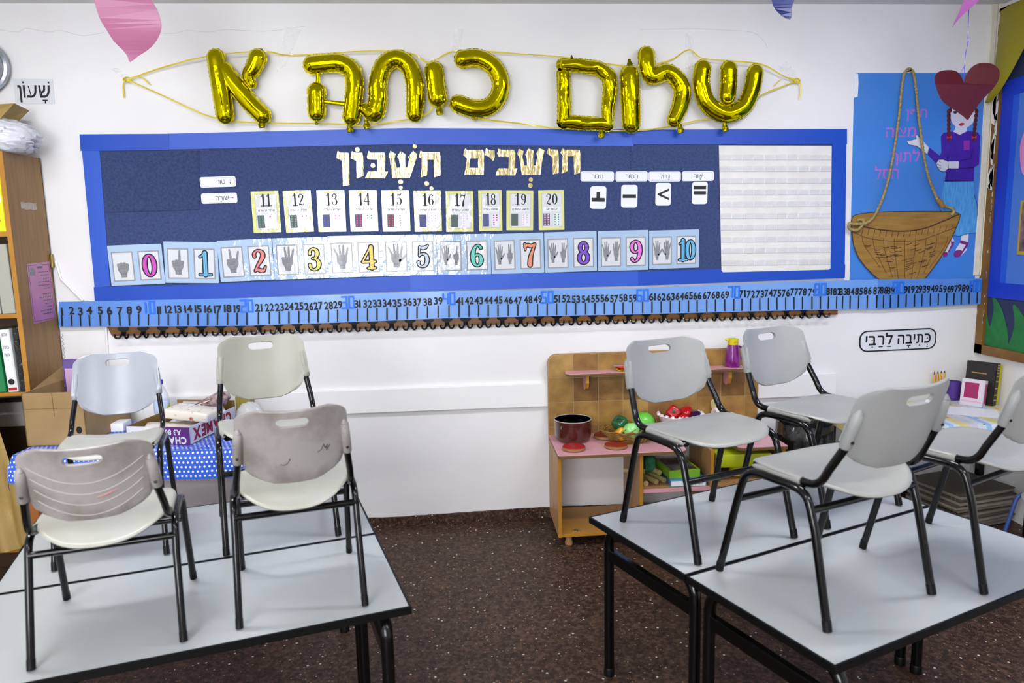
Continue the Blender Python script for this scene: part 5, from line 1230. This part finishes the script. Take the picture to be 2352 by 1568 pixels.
# ================================================================== toy kitchen
m_pinkl = mat('pink_laminate', 'dba0a8', .35, coat=.2)
m_birch = mat('birch_wood', 'b08456', .5, col2='a5794a', vscale=6, stretch=(6, 6, .6))
m_ply = mat('brown_board_edge', '6b4f28', .6)
m_honey = mat('honey_edge', 'b07a1c', .45, col2='a06c14', vscale=5)
m_tiles = [mat('tile_%d' % k, a, .4, col2=b, vscale=14, detail=7, coat=.2, crough=.3) for k, (a, b) in enumerate((('94703a', '7c5828'), ('a5803f', '8a6630'), ('84602c', '6c481e'), ('b08c4c', '94703a')))]
m_grout = mat('grout', 'b39a6c', .8)
KX0, KX1, KZ = .497, 1.762, .53
t = thing('toy_kitchen', 'wooden toy kitchen with pink worktop and brown tiled splashback', 'toy kitchen', ((KX0+KX1)/2, -.24, 0))
rc = [(KX0+.05-.05*cos(a), .96+.05*sin(a)) for a in [k*pi/12 for k in range(7)]]
MB().prism([(KX0, KZ-.06)] + rc + [(KX1-.04, 1.012), (KX1-.01, 1.0), (KX1, .97), (KX1, KZ-.06)], -.043, -.028).obj('back_board', m_birch, t)
tp = MB().prism([(KX0+.002, KZ-.02)] + [(q[0]+.003, q[1]-.003) for q in rc] + [(KX1-.04, 1.008), (KX1-.012, .997), (KX1-.004, .97), (KX1-.004, KZ-.02)], -.0445, -.043).obj('splashback', m_grout, t)
ts = .1475; g = .002; r0 = random.Random(5)
zt = [1.009, .868, .723, .578, .51]
for i in range(9):
    xa = KX0+.004+i*ts; xb = min(xa+ts-2*g, KX1-.006)
    if xb-xa < .02: continue
    for j in range(4):
        za, zb = zt[j+1]+g, zt[j]-g
        pts = [(xa, za), (xb, za), (xb, zb), (xa, zb)]
        if i == 0 and j == 0: pts = [(xa, za), (xb, za), (xb, zb)] + [(q[0]+.006, q[1]-.006) for q in rc[::-1]]
        MB().prism(pts, -.0475, -.0445).obj('tile', m_tiles[r0.choice((0, 1, 1, 2, 3))], tp)
def worktop(pts):
    w = MB().hprism(pts, KZ-.02, KZ-.004).obj('worktop', m_ply, t); MB().hprism(pts, KZ-.004, KZ).obj('pink_surface', m_pinkl, w)
worktop([(KX0, -.045), (KX0, -.455), (KX0+.008, -.463)] + [(1.17+.03*sin(a), -.433-.03*cos(a)) for a in [k*pi/12 for k in range(7)]] + [(1.21, -.34), (1.26, -.31), (1.42, -.31), (1.47, -.34), (1.49, -.44), (1.51, -.455), (KX1, -.455), (KX1, -.045)])
for x, y0 in ((KX0, -.44), (.945, -.44), (1.345, -.42), (KX1-.018, -.43)):
    p = MB().box(x, x+.018, y0+.004, -.045, .06, KZ-.02).obj('side_panel', m_birch, t); MB().box(x-.0004, x+.0184, y0, y0+.004, .06, KZ-.02).obj('edge_band', m_honey, p)
for a, b, z, y0, mm in ((KX0+.018, .945, .06, -.435, m_honey), (.963, 1.345, .06, -.42, m_honey), (1.363, KX1-.018, .06, -.42, m_honey), (.963, 1.345, .283, -.41, m_birch)):
    MB().box(a, b, y0, -.045, z, z+.018, .001).obj('shelf', mm, t)
MB().box(.963, 1.345, -.413, -.409, .281, .303).obj('pink_shelf_edge', m_pinkl, t)
MB().box(1.363, KX1-.018, -.41, -.045, .30, .316).obj('shelf', m_birch, t)
for x in (.56, .90, 1.40, 1.70):
    for y in (-.39, -.10): MB().lathe([(0, 0), (.02, 0), (.023, .012), (.016, .03), (.02, .045), (.025, .06)], 14, (x, y, 0)).obj('bun_foot', m_birch, t, smooth=50)
MB().lathe([(0, 0), (.012, 0), (.012, .006), (.005, .009), (0, .01)], 12, (.60, -.40, .078)).box(.575, .625, -.404, -.396, .078, .083).obj('hinge', mat('steel', 'a9a9aa', .3, metal=1), t)
sh = MB().hprism([(.60, -.05), (.588, -.13), (.61, -.155), (1.63, -.155), (1.652, -.13), (1.645, -.05)], .896, .908).obj('wall_shelf', m_ply, t)
MB().hprism([(.60, -.05), (.588, -.13), (.61, -.155), (1.63, -.155), (1.652, -.13), (1.645, -.05)], .908, .911).obj('pink_surface', m_pinkl, sh)
for x in (.705, 1.545):
    V = [(-.05, .896), (-.13, .896), (-.132, .85), (-.115, .815), (-.09, .80), (-.06, .81), (-.05, .83)]
    p = MB().add([(xx, a, b) for xx in (x, x+.02) for a, b in V], [tuple(range(7)), tuple(range(7, 14))] + [(i, (i+1) % 7, 7+(i+1) % 7, 7+i) for i in range(7)]).obj('bracket', m_honey, t)
    MB().add([(x-.001, a, b) for a, b in V], [tuple(range(7))]).obj('pink_face', m_pinkl, p)
# tap
x, y = 1.49, -.10
tpz = thing('toy_tap', 'white plastic tap with a cream hexagonal knob on the toy kitchen', 'tap', (x, y, KZ))
MB().tube(spline([(x-.012, y+.03, KZ), (x-.012, y+.03, KZ+.10), (x-.005, y, KZ+.13), (x+.006, y-.04, KZ+.10), (x+.012, y-.05, KZ+.05)], 5), [.013]*20+[.017], 12).obj('spout', mat('white_plastic', 'e4e2dc', .35), tpz, smooth=50)
MB().lathe([(.0, .10), (.016, .10), (.02, .12), (.026, .135), (.03, .175), (.026, .18), (0, .18)], 6, (x, y+.02, KZ)).lathe([(0, 0), (.009, 0), (.009, .004), (0, .004)], 12, (x, y+.02, KZ+.18)).obj('knob', mat('cream_plastic_knob', 'cfc690', .4), tpz)
# pot
def at(u, v, z):
    d = CF*FPX + CR*(u-1176) - CU*(v-784); s = (z-CAM_H)/d.z; return Vector((s*d.x, -CAM_D+s*d.y, z))
p = at(1316, 1010, KZ)
pt = thing('cooking_pot', 'dark red brown cooking pot with black inside and a pale rim', 'pot', p)
MB().lathe([(0, 0), (.085, 0), (.098, .012), (.104, .035), (.106, .125), (.103, .125), (.101, .035), (.09, .012), (0, .008)], 40, p).obj('body', mat('maroon_enamel', '4a1c14', .25, coat=.6), pt, smooth=40)
MB().lathe([(.1015, .120), (.1005, .035), (.089, .012), (0, .0085)], 40, p).obj('lining', mat('nonstick_black', '26272b', .4), pt, smooth=40)
MB().lathe([(.1025, .1235), (.1025, .127), (.1075, .127), (.1075, .1235)], 40, p).obj('rim', mat('rim_grey', 'b3b0ae', .3), pt, smooth=30)
MB().tube([(p.x-.075, p.y-.078, KZ+.095), (p.x-.07, p.y-.083, KZ+.095)], .012, 12).obj('handle_stub', mat('steel'), pt)
for (u, v, s, lab) in ((1318, 1028, 'a8161c', 'bright red hob disc in front of the pot'), (1389, 1001, '8c2a14', 'rust red hob disc beside the pot, nearer the wall'), (1415, 1023, '8f2a12', 'rust red hob disc in front of the wicker basket')):
    p = at(u, v, KZ+.01)
    q = thing('hob_disc', lab+' on the pink worktop', 'hob disc', (p.x, p.y, KZ), group='toy hob discs')
    MB().lathe([(0, 0), (.05, 0), (.063, .005), (.063, .017), (0, .017)], 28, (p.x, p.y, KZ)).obj('disc', mat('cork_edge', '94713e', .6), q, smooth=30)
    MB().lathe([(0, .017), (.062, .017), (.061, .020), (0, .020)], 28, (p.x, p.y, KZ)).obj('red_face', mat('felt_'+s, s, .5), q, smooth=30)
    MB().lathe([(0, .020), (.004, .020), (.003, .022), (0, .022)], 8, (p.x, p.y, KZ)).obj('rivet', m_dgrey, q)
# wicker basket with vegetables
b = at(1447, 1012, KZ); R_ = random.Random(4)
bk = thing('wicker_basket', 'shallow wicker basket of toy vegetables on the pink worktop', 'basket', (b.x, b.y, KZ))
m_wick = mat('wicker', '8c6a2a', .6)
for k in range(9):
    r = .085+.0085*k; z = KZ+.008+.0085*k
    MB().tube([(b.x+1.15*r*cos(2*pi*j/26), b.y+r*.8*sin(2*pi*j/26), z+.006*sin(j*3+k)+R_.uniform(-.002, .002)) for j in range(26)], .0036, 5, closed=True).obj('weave', m_wick, bk)
for k in range(22):
    a = 2*pi*k/22; MB().tube([(b.x+.09*1.15*cos(a), b.y+.07*sin(a), KZ+.004), (b.x+.15*1.15*cos(a), b.y+.12*sin(a), KZ+.08), (b.x+.16*1.15*cos(a+.15), b.y+.13*sin(a+.15), KZ+.10)], .0024, 5).obj('stake', m_wick, bk)
MB().lathe([(0, 0), (.088, 0), (.09, .006), (0, .006)], 24, (b.x, b.y, KZ)).obj('base', m_wick, bk)
def pepper(lab, c, r, col, tilt=(0, 0), group=None, stem='2c3a2a'):
    t = thing('toy_pepper', lab, 'toy vegetable', c, group=group)
    Mx = Matrix.Translation(Vector(c)+Vector((0, 0, r))) @ Matrix.Rotation(tilt[0], 4, 'X') @ Matrix.Rotation(tilt[1], 4, 'Y')
    prof = [(0, -.95*r), (.45*r, -.95*r), (.8*r, -.7*r), (.95*r, -.2*r), (1.0*r, .3*r), (.85*r, .72*r), (.5*r, .85*r), (.2*r, .72*r), (0, .7*r)]
    MB().lathe(prof, 32, M=Mx, wob=lambda a, f: 1+.09*cos(4*a)).obj('body', mat('toy_'+col, col, .25, coat=.6), t, smooth=60)
    MB().lathe([(.22*r, .70*r), (.28*r, .8*r), (.16*r, .86*r), (.14*r, 1.1*r), (.05*r, 1.12*r), (.04*r, .9*r), (0, .9*r)], 10, M=Mx).obj('stem', mat('stem_'+stem, stem, .5), t, smooth=50)
    return t
def cabbage(lab, c, r, col, seed):
    t = thing('toy_cabbage', lab, 'toy vegetable', c)
    ph = random.Random(seed).random()*6
    for k in range(5):
        V = []; F = []; n = 20
        a0 = k*2*pi/5+ph
        for i in range(9):
            th = pi*(.06+.88*i/8)
            for j in range(n//2+1):
                a = a0+(j/(n/2)-.5)*2.3; rr = r*(1+.012*k+.03*sin(5*a+ph)*sin(th)+.02*sin(9*th+k))
                V.append((c[0]+rr*sin(th)*cos(a), c[1]+rr*sin(th)*sin(a), c[2]+r+rr*cos(th)*.97))
        w = n//2+1
        for i in range(8):
            for j in range(w-1): F.append((i*w+j, i*w+j+1, i*w+w+j+1, i*w+w+j))
        MB().add(V, F).obj('leaf', mat('cabbage_'+col, col, .4, coat=.4, bump=.25, bscale=35), t, smooth=70)
    MB().lathe([(0, -.95*r)]+[(r*.985*sin(pi*i/12), -r*.96*cos(pi*i/12)) for i in range(1, 12)]+[(0, .95*r)], 24, (c[0], c[1], c[2]+r)).obj('heart', mat('cabbage_'+col), t, smooth=60)
    return t
cabbage('pale mint green toy cabbage at the basket front', (b.x-.01, b.y-.07, KZ+.035), .044, '96dc7c', 1)
cabbage('big bright green toy cabbage behind the basket handle side', (b.x+.085, b.y+.02, KZ+.035), .062, '62c43a', 2)
pepper('dark green toy bell pepper on the basket', (b.x-.06, b.y-.01, KZ+.062), .043, '145c2c', (.5, -.3))
pepper('orange yellow toy pepper low in the basket', (b.x-.065, b.y-.05, KZ+.02), .036, 'e09a14', (1.2, .4))
pepper('small yellow toy lemon pepper between the cabbages', (b.x+.02, b.y+.05, KZ+.02), .034, 'e6b81c', (1.2, 1.4))
# white scalloped bowl with red peppers
c = at(1562, 990, KZ)
bw = thing('scalloped_bowl', 'white bowl with scalloped rim holding red toy peppers', 'bowl', (c.x, c.y, KZ))
sc_ = lambda a, f: 1+.035*f*abs(cos(10*a))
MB().lathe([(0, 0), (.07, 0), (.085, .02), (.115, .07), (.128, .105), (.122, .107), (.108, .07), (.08, .024), (0, .012)], 80, (c.x, c.y, KZ), wob=sc_).obj('bowl', mat('white_plastic_bowl', 'eae4e6', .35), bw, smooth=60)
for k in range(20):
    a = 2*pi*k/20; MB().lathe([(0, -.012), (.014, 0), (.008, .012), (0, .014)], 8, (c.x+.128*cos(a), c.y+.128*sin(a), KZ+.105)).obj('scallop', mat('white_plastic_bowl'), bw, smooth=50)
pepper('red toy pepper with grey stem opening in the white bowl', (c.x-.045, c.y-.01, KZ+.075), .042, 'b81018', (1.15, -.2), stem='5a5a58')
pepper('glossy red toy pepper lying on its side in the white bowl', (c.x+.04, c.y+.01, KZ+.065), .04, 'c00c18', (1.4, .9))
pepper('red toy pepper at the near side of the white bowl', (c.x+.0, c.y-.05, KZ+.03), .042, 'c01014', (1.2, .2))
pepper('yellow and green toy pepper in the white bowl', (c.x-.065, c.y-.06, KZ+.03), .036, 'd8c020', (1.4, -.4), stem='1a5a2a')
pepper('dark purple toy aubergine in the white bowl', (c.x+.085, c.y-.03, KZ+.055), .035, '30124a', (1.4, 1.2))
# jug on the shelf
j = Vector((1.578, -.10, .911))
jg = thing('toy_jug', 'purple plastic jug with a yellow lid on the pink shelf', 'jug', j)
MB().lathe([(0, 0), (.038, 0), (.044, .01), (.043, .05), (.037, .100), (.032, .125), (.030, .132), (0, .132)], 32, j).obj('body', mat('magenta_plastic', '7c0f7a', .25, coat=.6), jg, smooth=40)
MB().lathe([(.028, .130), (.031, .132), (.031, .152), (.033, .165), (.03, .167), (0, .165)], 28, j).tube([(j.x-.024, j.y, j.z+.159), (j.x-.046, j.y, j.z+.163)], [.011, .004], 10).obj('lid', mat('yellow_plastic', 'e6d20c', .35), jg, smooth=40)
MB().tube(spline([(j.x+.028, j.y, j.z+.122), (j.x+.058, j.y, j.z+.108), (j.x+.066, j.y, j.z+.075), (j.x+.04, j.y, j.z+.035)], 6), .0065, 10).obj('handle', mat('magenta_plastic'), jg, smooth=50)
MB().lathe([(0, .165), (.016, .165), (.014, .169), (0, .170)], 16, j).obj('button', mat('lime_plastic', '9ad83c', .4), jg, smooth=40)
lettering(MB(), 'קפה', .010, j.x+.006, j.z+.146, j.y-.0322, off=.01, rtl=True).obj('lid_writing', mat('green_ink', '5e8a1e', .5), jg)
for k, (cl, lab) in enumerate((('d8dc1c', 'lime yellow toy plate, bottom of the small stack'), ('d8501c', 'orange toy plate in the middle of the small stack'), ('e0341c', 'red toy plate, top of the small stack'))):
    tag(MB().lathe([(0, 0), (.05, 0), (.062, .007), (.06, .009), (.048, .004), (0, .004)], 28, (.95, -.10, .911+.008*k)).obj('toy_plate', mat('plate_'+cl, cl, .35), smooth=40), lab+' on the pink shelf', 'toy plate', 'toy plates on the shelf')
fk = thing('toy_fork', 'grey toy fork lying on the small plate stack', 'toy fork', (.925, -.10, .936))
MB().box(.915, 1.01, -.104, -.096, .937, .941, .001).obj('handle', m_grey, fk)
for k in range(3): MB().box(.875, .917, -.112+.009*k, -.108+.009*k, .939, .943).obj('tine', m_grey, fk)
tag(MB().lathe([(0, 0), (.03, 0), (.034, .05), (.03, .052), (0, .05)], 20, (1.40, -.10, .911)).obj('toy_cup', mat('yellow_plastic'), smooth=40), 'small yellow toy cup on the pink shelf', 'toy cup')
# things in the open shelves
m_bam = mat('bamboo', 'b0a06a', .5, col2='a2925c', vscale=9)
for k, (x, y, z, rz, l, lab) in enumerate(((1.00, -.30, .301, 88, .16, 'pale bamboo tube lying straight'), (1.065, -.28, .301, 112, .20, 'pale bamboo tube slanting left, with scratches'), (1.115, -.26, .301, 112, .18, 'pale bamboo tube lying behind the slanting one'), (1.10, -.22, .333, 112, .16, 'pale bamboo tube resting on top of the others'), (1.02, -.20, .336, 160, .12, 'short bamboo tube tied with green net'))):
    a = radians(rz); d = Vector((cos(a), sin(a), 0)); c = Vector((x, y-.06, z+.016)); q = thing('bamboo_tube', lab+' in the toy kitchen shelf', 'bamboo tube', (c.x, c.y, z), group='bamboo tubes')
    Mx = Matrix.Translation(c) @ Matrix.Rotation(a, 4, 'Z') @ Matrix.Rotation(radians(90), 4, 'Y')
    MB().lathe([(.009, 0), (.0155, 0), (.0155, l), (.009, l), (.009, l-.02), (0, l-.02)], 14, M=Mx).obj('tube', m_bam, q, smooth=40)
    MB().lathe([(0, .012), (.0092, .012)], 12, M=Mx).obj('hollow', m_ply, q)
tag(MB().box(1.02, 1.09, -.25, -.17, .34, .43, .02).obj('green_net', mat('green_net', '1c5a3a', .7, col2='2c7a50', vscale=60)), 'crumpled green net on the bamboo tubes', 'net')
g1 = thing('game_box', 'flat blue and white game box under the green one in the toy kitchen', 'game box', (1.22, -.30, .301), radians(-3))
MB().box(-.085, .115, -.095, .16, 0, .038, .002).obj('box', mat('game_blue', '4a8cc0', .4, coat=.3), g1, world=False); MB().box(-.08, .11, -.0965, -.095, .005, .033).obj('side_label', m_paper, g1, world=False)
lettering(MB(), 'משחק קופסה', .012, .045, .018, -.0972, off=.01, rtl=True, width=.1).lathe([(0, 0), (.001, 0)], 4).obj('side_print', m_txt, g1, world=False)
g2 = thing('game_box', 'lime green game box with a grey picture lid on the blue one', 'game box', (1.20, -.28, .339), radians(4))
MB().box(-.075, .105, -.08, .16, 0, .045, .002).obj('box', mat('game_green', '7eb41c', .4, coat=.3), g2, world=False)
MB().box(-.06, .09, -.065, .145, .0451, .0458).obj('lid_picture', mat('game_lid', '6a6a5e', .4, col2='3a1c18', vscale=14), g2, world=False)
tag(MB().box(1.39, 1.70, -.40, -.15, .40, .475, .008).obj('storage_tray', mat('lime_tray', 'a8b410', .4), smooth=40), 'lime yellow plastic tray under the toy kitchen worktop', 'tray')
tag(MB().box(1.385, 1.42, -.38, -.16, .316, .40, .004).box(1.66, 1.70, -.38, -.16, .316, .40, .004).obj('tray_support', mat('dark_green_plastic', '1e5a20', .5)), 'dark green plastic support beneath the lime tray', 'tray support')
def soccer(c, r):
    t = thing('toy_ball', 'yellow toy football with black patches under the lime tray', 'ball', (c[0], c[1], c[2]-r))
    V = [(c[0]+r*sin(pi*i/16)*cos(2*pi*k/28), c[1]+r*sin(pi*i/16)*sin(2*pi*k/28), c[2]+r*cos(pi*i/16)) for i in range(17) for k in range(28)]
    MB().add(V, [(i*28+k, i*28+(k+1) % 28, i*28+28+(k+1) % 28, i*28+28+k) for i in range(16) for k in range(28)]).obj('ball', mat('ball_yellow', 'd8d010', .5), t, smooth=60)
    ph = (1+sqrt(5))/2; dirs = [Vector(q).normalized() for q in ((0, 1, ph), (0, -1, ph), (0, 1, -ph), (0, -1, -ph), (1, ph, 0), (-1, ph, 0), (1, -ph, 0), (-1, -ph, 0), (ph, 0, 1), (-ph, 0, 1), (ph, 0, -1), (-ph, 0, -1))]
    R3 = Matrix.Rotation(.35, 3, 'X') @ Matrix.Rotation(.3, 3, 'Y')
    for d in dirs:
        d = R3 @ d; a = d.orthogonal().normalized(); bb = d.cross(a); V = [Vector(c)+d*(r*1.004)]
        for k in range(5): e = (d*.93+(a*cos(2*pi*k/5)+bb*sin(2*pi*k/5))*.36).normalized(); V.append(Vector(c)+e*r*1.004)
        MB().add([q[:] for q in V], [(0, k+1, (k+1) % 5+1) for k in range(5)]).obj('patch', m_ink, t)
soccer((1.535, -.31, .359), .043)

# ================================================================== corner: bin, boards, floral table, small chair
bn = thing('waste_bin', 'black waste bin lined with a shiny black bag between toy kitchen and floral table', 'bin', (1.957, -.25, 0))
m_bagk = mat('black_bin_bag', '0c0c0e', .25, coat=.4, bump=.45, bscale=9)
MB().lathe([(0, 0), (.11, 0), (.14, .50), (.143, .56), (.136, .56), (.10, .01), (0, .01)], 32, (1.957, -.25, 0)).obj('bucket', mat('black_plastic', '17171a', .4), bn, smooth=50)
MB().lathe([(.150, .36), (.160, .42), (.157, .5), (.153, .60), (.147, .605), (.135, .56), (.125, .40), (.11, .3), (0, .25)], 48, (1.957, -.25, 0), wob=lambda a, f: 1+.03*sin(7*a+f*5)+.02*sin(15*a)).obj('bag', m_bagk, bn, smooth=60)
for k in range(1, 3): pass
FT = .655
ft = thing('corner_table', 'low table in the corner under the floral tablecloth', 'table', (2.11, -.60, 0), radians(-3))
for a in (.03, .94):
    for b_ in (.03, .46): MB().box(a, a+.035, b_, b_+.035, 0, FT-.03).obj('leg', m_black, ft, world=False)
MB().box(0, 1.0, 0, .54, FT-.03, FT-.003, .003).obj('top', m_lamtop, ft, world=False)
drape('tablecloth', 'floral patchwork tablecloth in blue, cream and pink in the corner', mat_floral(), (2.11, -.60, 0), radians(-3), .995, .54, FT+.001, .075)
FT += .002
def onft(u, v): return at(u, v, FT)
p = at(2222, 945, FT)
tag(MB().box(-.105, .105, -.15, .15, 0, .0012, M=Matrix.Translation((p.x, p.y, FT)) @ Matrix.Rotation(radians(58), 4, 'Z')).obj('paper_sheet', m_paper), 'blank white sheet of paper on the floral tablecloth', 'paper')
cu = at(2188, 916, FT)
cp = thing('pencil_cup', 'purple cup on the floral tablecloth crowded with yellow pencils', 'pencil cup', cu)
MB().lathe([(0, 0), (.038, 0), (.042, .11), (.039, .11), (.034, .006), (0, .006)], 24, cu).obj('cup', mat('purple_plastic', '50308a', .35), cp, smooth=40)
pu = Vector((cu.x-.085, cu.y+.02, FT))
q = thing('pencil_box', 'open holder of yellow pencils beside the purple cup', 'pencils', pu)
MB().lathe([(0, 0), (.034, 0), (.036, .085), (.033, .085), (.03, .006), (0, .006)], 20, pu).obj('holder', mat('lime_holder', 'b4dc28', .4), q, smooth=40)
for k in range(11):
    x = pu.x-.026+.0052*k; y = pu.y-.012+.008*(k % 3); z0, z1 = FT+.01, FT+.155+.008*sin(k*2.3)
    pe = MB().tube([(x, y, z0), (x+.002*(k-5), y, z1)], .0042, 6).obj('pencil', mat('pencil_yellow', 'e8a814', .4), q)
    MB().tube([(x+.002*(k-5), y, z1), (x+.002*(k-5)+.0003*(k-5), y, z1+.014)], [.004, .0008], 6).obj('tip', mat('pencil_tip', '4a3a2c', .6), pe)
tag(MB().tube([(pu.x-.05+.014*cos(a), pu.y-.05, FT+.045+.02*sin(a)) for a in [k*pi/8 for k in range(17)]], .004, 6, closed=False).box(pu.x-.068, pu.x-.035, pu.y-.055, pu.y-.045, FT, FT+.03, .003).obj('key_ring', mat('neon_green', 'c6f01e', .4)), 'neon green ring tag standing on the floral tablecloth', 'tag')
def book(lab, c, w, h, d, rz, lean, cols, group='books in the corner'):
    t = thing('book', lab, 'book', c, rz, group); Mx = Matrix.Rotation(lean, 4, 'X')
    MB().box(-w/2, w/2, 0, .004, 0, h, M=Mx).box(-w/2, w/2, d-.004, d, 0, h, M=Mx).box(w/2-.004, w/2, 0, d, 0, h, M=Mx).obj('cover', cols[0], t, world=False)
    MB().box(-w/2+.003, w/2-.004, .004, d-.004, .003, h-.003, M=Mx).obj('pages', mat('page_edges', 'd8d2c0', .8), t, world=False)
    for m, x0, x1, z0, z1 in cols[1]: MB().box(x0, x1, -.001, 0, z0, z1, M=Mx).obj('cover_print', m, t, world=False)
    if len(cols) > 2:
        for m, z0, z1 in cols[2]: MB().box(w/2, w/2+.001, d*.12, d*.88, z0, z1, M=Mx).obj('spine_print', m, t, world=False)
    return t
bp = at(2228, 926, FT)
m_mag = mat('magenta_print', '9a1c58', .4); m_bw = mat('book_white', 'd6ccd4', .4, coat=.4); m_bkk = mat('book_black', '1b1614', .5); m_gp = mat('gold_print', 'b89a4c', .35, metal=.6)
book('white and magenta book standing against the black book in the corner', (bp.x-.035, bp.y-.055, FT), .125, .155, .03, radians(-58), -.14, (m_bw, [(m_mag, -.045, .03, .045, .135), (mat('pink_print', 'd8a8c4', .5), -.06, .05, .02, .03)], [(m_mag, .02, .135)]))
book('tall black book with gold bands on its spine in the corner', (bp.x+.03, bp.y-.02, FT), .16, .25, .045, radians(-58), -.12, (m_bkk, [(m_gp, -.05, .03, .18, .186)], [(m_gp, z, z+.008) for z in (.03, .06, .10, .14, .17, .19, .205, .22, .235)]))
book('yellow covered book half hidden behind the tall black one', (bp.x+.075, bp.y+.005, FT), .16, .235, .018, radians(-58), -.12, (mat('book_yellow', 'd8cc18', .5), []))
# flat boards stacked under the corner table
m_brd = mat('board_grey_brown', '8d8578', .6, col2='7c7468', vscale=6); m_brde = mat('board_dark', '4a4238', .7)
for k in range(8):
    z = .004+.026*k; dx = .02*sin(k*2.1); dy = .015*cos(k*1.7)
    q = thing('flat_board', ('grey brown board on top of the stack under the corner table' if k == 7 else 'grey brown board under the corner table, %s from the floor in its stack' % 'first second third fourth fifth sixth seventh'.split()[k]), 'board', (2.885, -.29, z), radians(13+2*sin(k)), 'boards under the corner table')
    MB().box(-.20+dx, .20+dx, -.18+dy, .18+dy, 0, .018, .002).obj('panel', m_brd, q, world=False)
    MB().box(-.202+dx, .202+dx, -.182+dy, .182+dy, .018, .0255).obj('lining', m_brde, q, world=False)
# small chair with blue legs at the right edge
bc = thing('small_chair', 'small chair with grey seat and blue steel legs beside the corner table', 'chair', (2.985, -.90, 0), radians(95), sc=.85)
m_bst = mat('blue_steel', '2c4a8c', .35)
chair_parts(bc, pg, pgb, False, front_bar=False, m_fr=m_bst)

# ================================================================== right wall board
m_brown = mat('worn_brown_frame', '6e4a12', .5, col2='7e5718', vscale=10)
m_chip = mat('chipped_white_paint', 'e4e0d6', .6)
x = XR
bw_ = thing('wall_board', 'large display board on the side wall, worn brown frame, blue border', 'display board', (x, -1.2, .93))
def sb(name, y0, y1, z0, z1, d0, d1, m, p=bw_): return MB().box(x-d1, x-d0, y0, y1, z0, z1).obj(name, m, p)
YE = -2.6
sb('panel', YE, -.01, .95, 2.90, .0, .012, mat('navy_board', '242e54', .8))
sb('frame', YE, -.005, .93, .985, 0, .03, m_brown); sb('frame', -.065, -.005, .93, 2.92, 0, .03, m_brown); sb('frame', YE, -.005, 2.87, 2.92, 0, .03, m_brown)
mb = MB(); r1 = random.Random(8)
for k in range(60):
    z = r1.uniform(.96, 2.86); up = z > 1.9
    y0 = r1.choice((-.066, -.066, -.012)) if not up else r1.uniform(-.066, -.03)
    w = r1.uniform(.002, .008) if not up else r1.uniform(.012, .04); l = r1.uniform(.008, .05) if not up else r1.uniform(.05, .2)
    P = [(y0, z), (y0+w*.7, z+l*.1), (y0+w, z+l*.45), (y0+w*.5, z+l*.8), (y0, z+l)]
    mb.add([(x-.0306, min(a, -.006), min(b, 2.9)) for a, b in P], [(0, 1, 2, 3, 4)])
mb.obj('chipped_paint', m_chip, bw_)
m_db = mat('deep_blue_card', '1438c0', .5); m_lb = mat('sky_blue_card', '4a78cc', .5)
sb('sky_sheet', YE, -.07, 1.36, 2.50, .013, .0145, m_lb); sb('border_strip', -.155, -.068, 1.36, 2.50, .0145, .017, m_db); sb('border_strip', -.20, -.155, 1.36, 2.46, .0145, .0158, mat('mid_blue_card', '1e58d4', .5))
sb('border_strip', YE, -.068, 1.275, 1.365, .0145, .019, m_db); sb('border_strip', YE, -.068, 2.42, 2.51, .0145, .018, m_db)
def leaf(pts, m, d, nm):
    P = spline(pts, 4, True); n = len(P)
    tri = tessellate_polygon([[Vector((a, b, 0)) for a, b in P]])
    return MB().add([(x-d, a, b) for a, b in P], tri).obj(nm, m, bw_)
m_grass = mat('green_felt', '1f7a3c', .8, col2='1a6a34', vscale=20)
leaf([(-.066, .99), (-.066, 1.17), (-.10, 1.10), (-.12, 1.22), (-.09, 1.30), (-.18, 1.22), (-.24, 1.10), (-.26, 1.02), (-.29, 1.14), (-.27, 1.25), (-.36, 1.18), (-.42, 1.05), (-.60, 1.2), (-.8, 1.05), (-.8, .99)], m_grass, .0135, 'grass_cutout')
ph = MB().box(x-.02, x-.0148, -.55, -.275, 1.53, 1.83).obj('picture', mat('gilt_frame', 'b59a2c', .5), bw_)
MB().box(x-.0206, x-.02, -.54, -.29, 1.55, 1.82).obj('print', mat('picture_print', '8a7076', .5, col2='4c3034', vscale=16), ph)
leaf([(-.24, 2.10), (-.25, 2.18), (-.30, 2.26), (-.40, 2.28), (-.40, 2.22), (-.31, 2.20), (-.29, 2.08), (-.33, 1.97), (-.27, 1.98)], mat('pink_foam', 'd88ac0', .5), .020, 'pink_letter')
# yellow paper drape in the upper corner
t = thing('paper_drape', 'mustard yellow paper swag hanging in the upper corner of the display board', 'paper decoration', (XR-.06, -.2, 2.4))
V = []; F = []
for i in range(13):
    f = i/12; z = 2.90-.50*f
    yl = -.045-.01*sin(f*3)+.02*f; yr = -.045-.36*(1-f)**.75+.0*f
    for k in range(7):
        s = k/6; V.append((XR-.045-.03*sin(s*pi)-.02*f, yl+(yr-yl)*s, z))
F = [(i*7+k, i*7+k+1, i*7+k+8, i*7+k+7) for i in range(12) for k in range(6)]
MB().add(V, F).obj('sheet', mat('mustard_paper', '8c8200', .5), t, smooth=70)
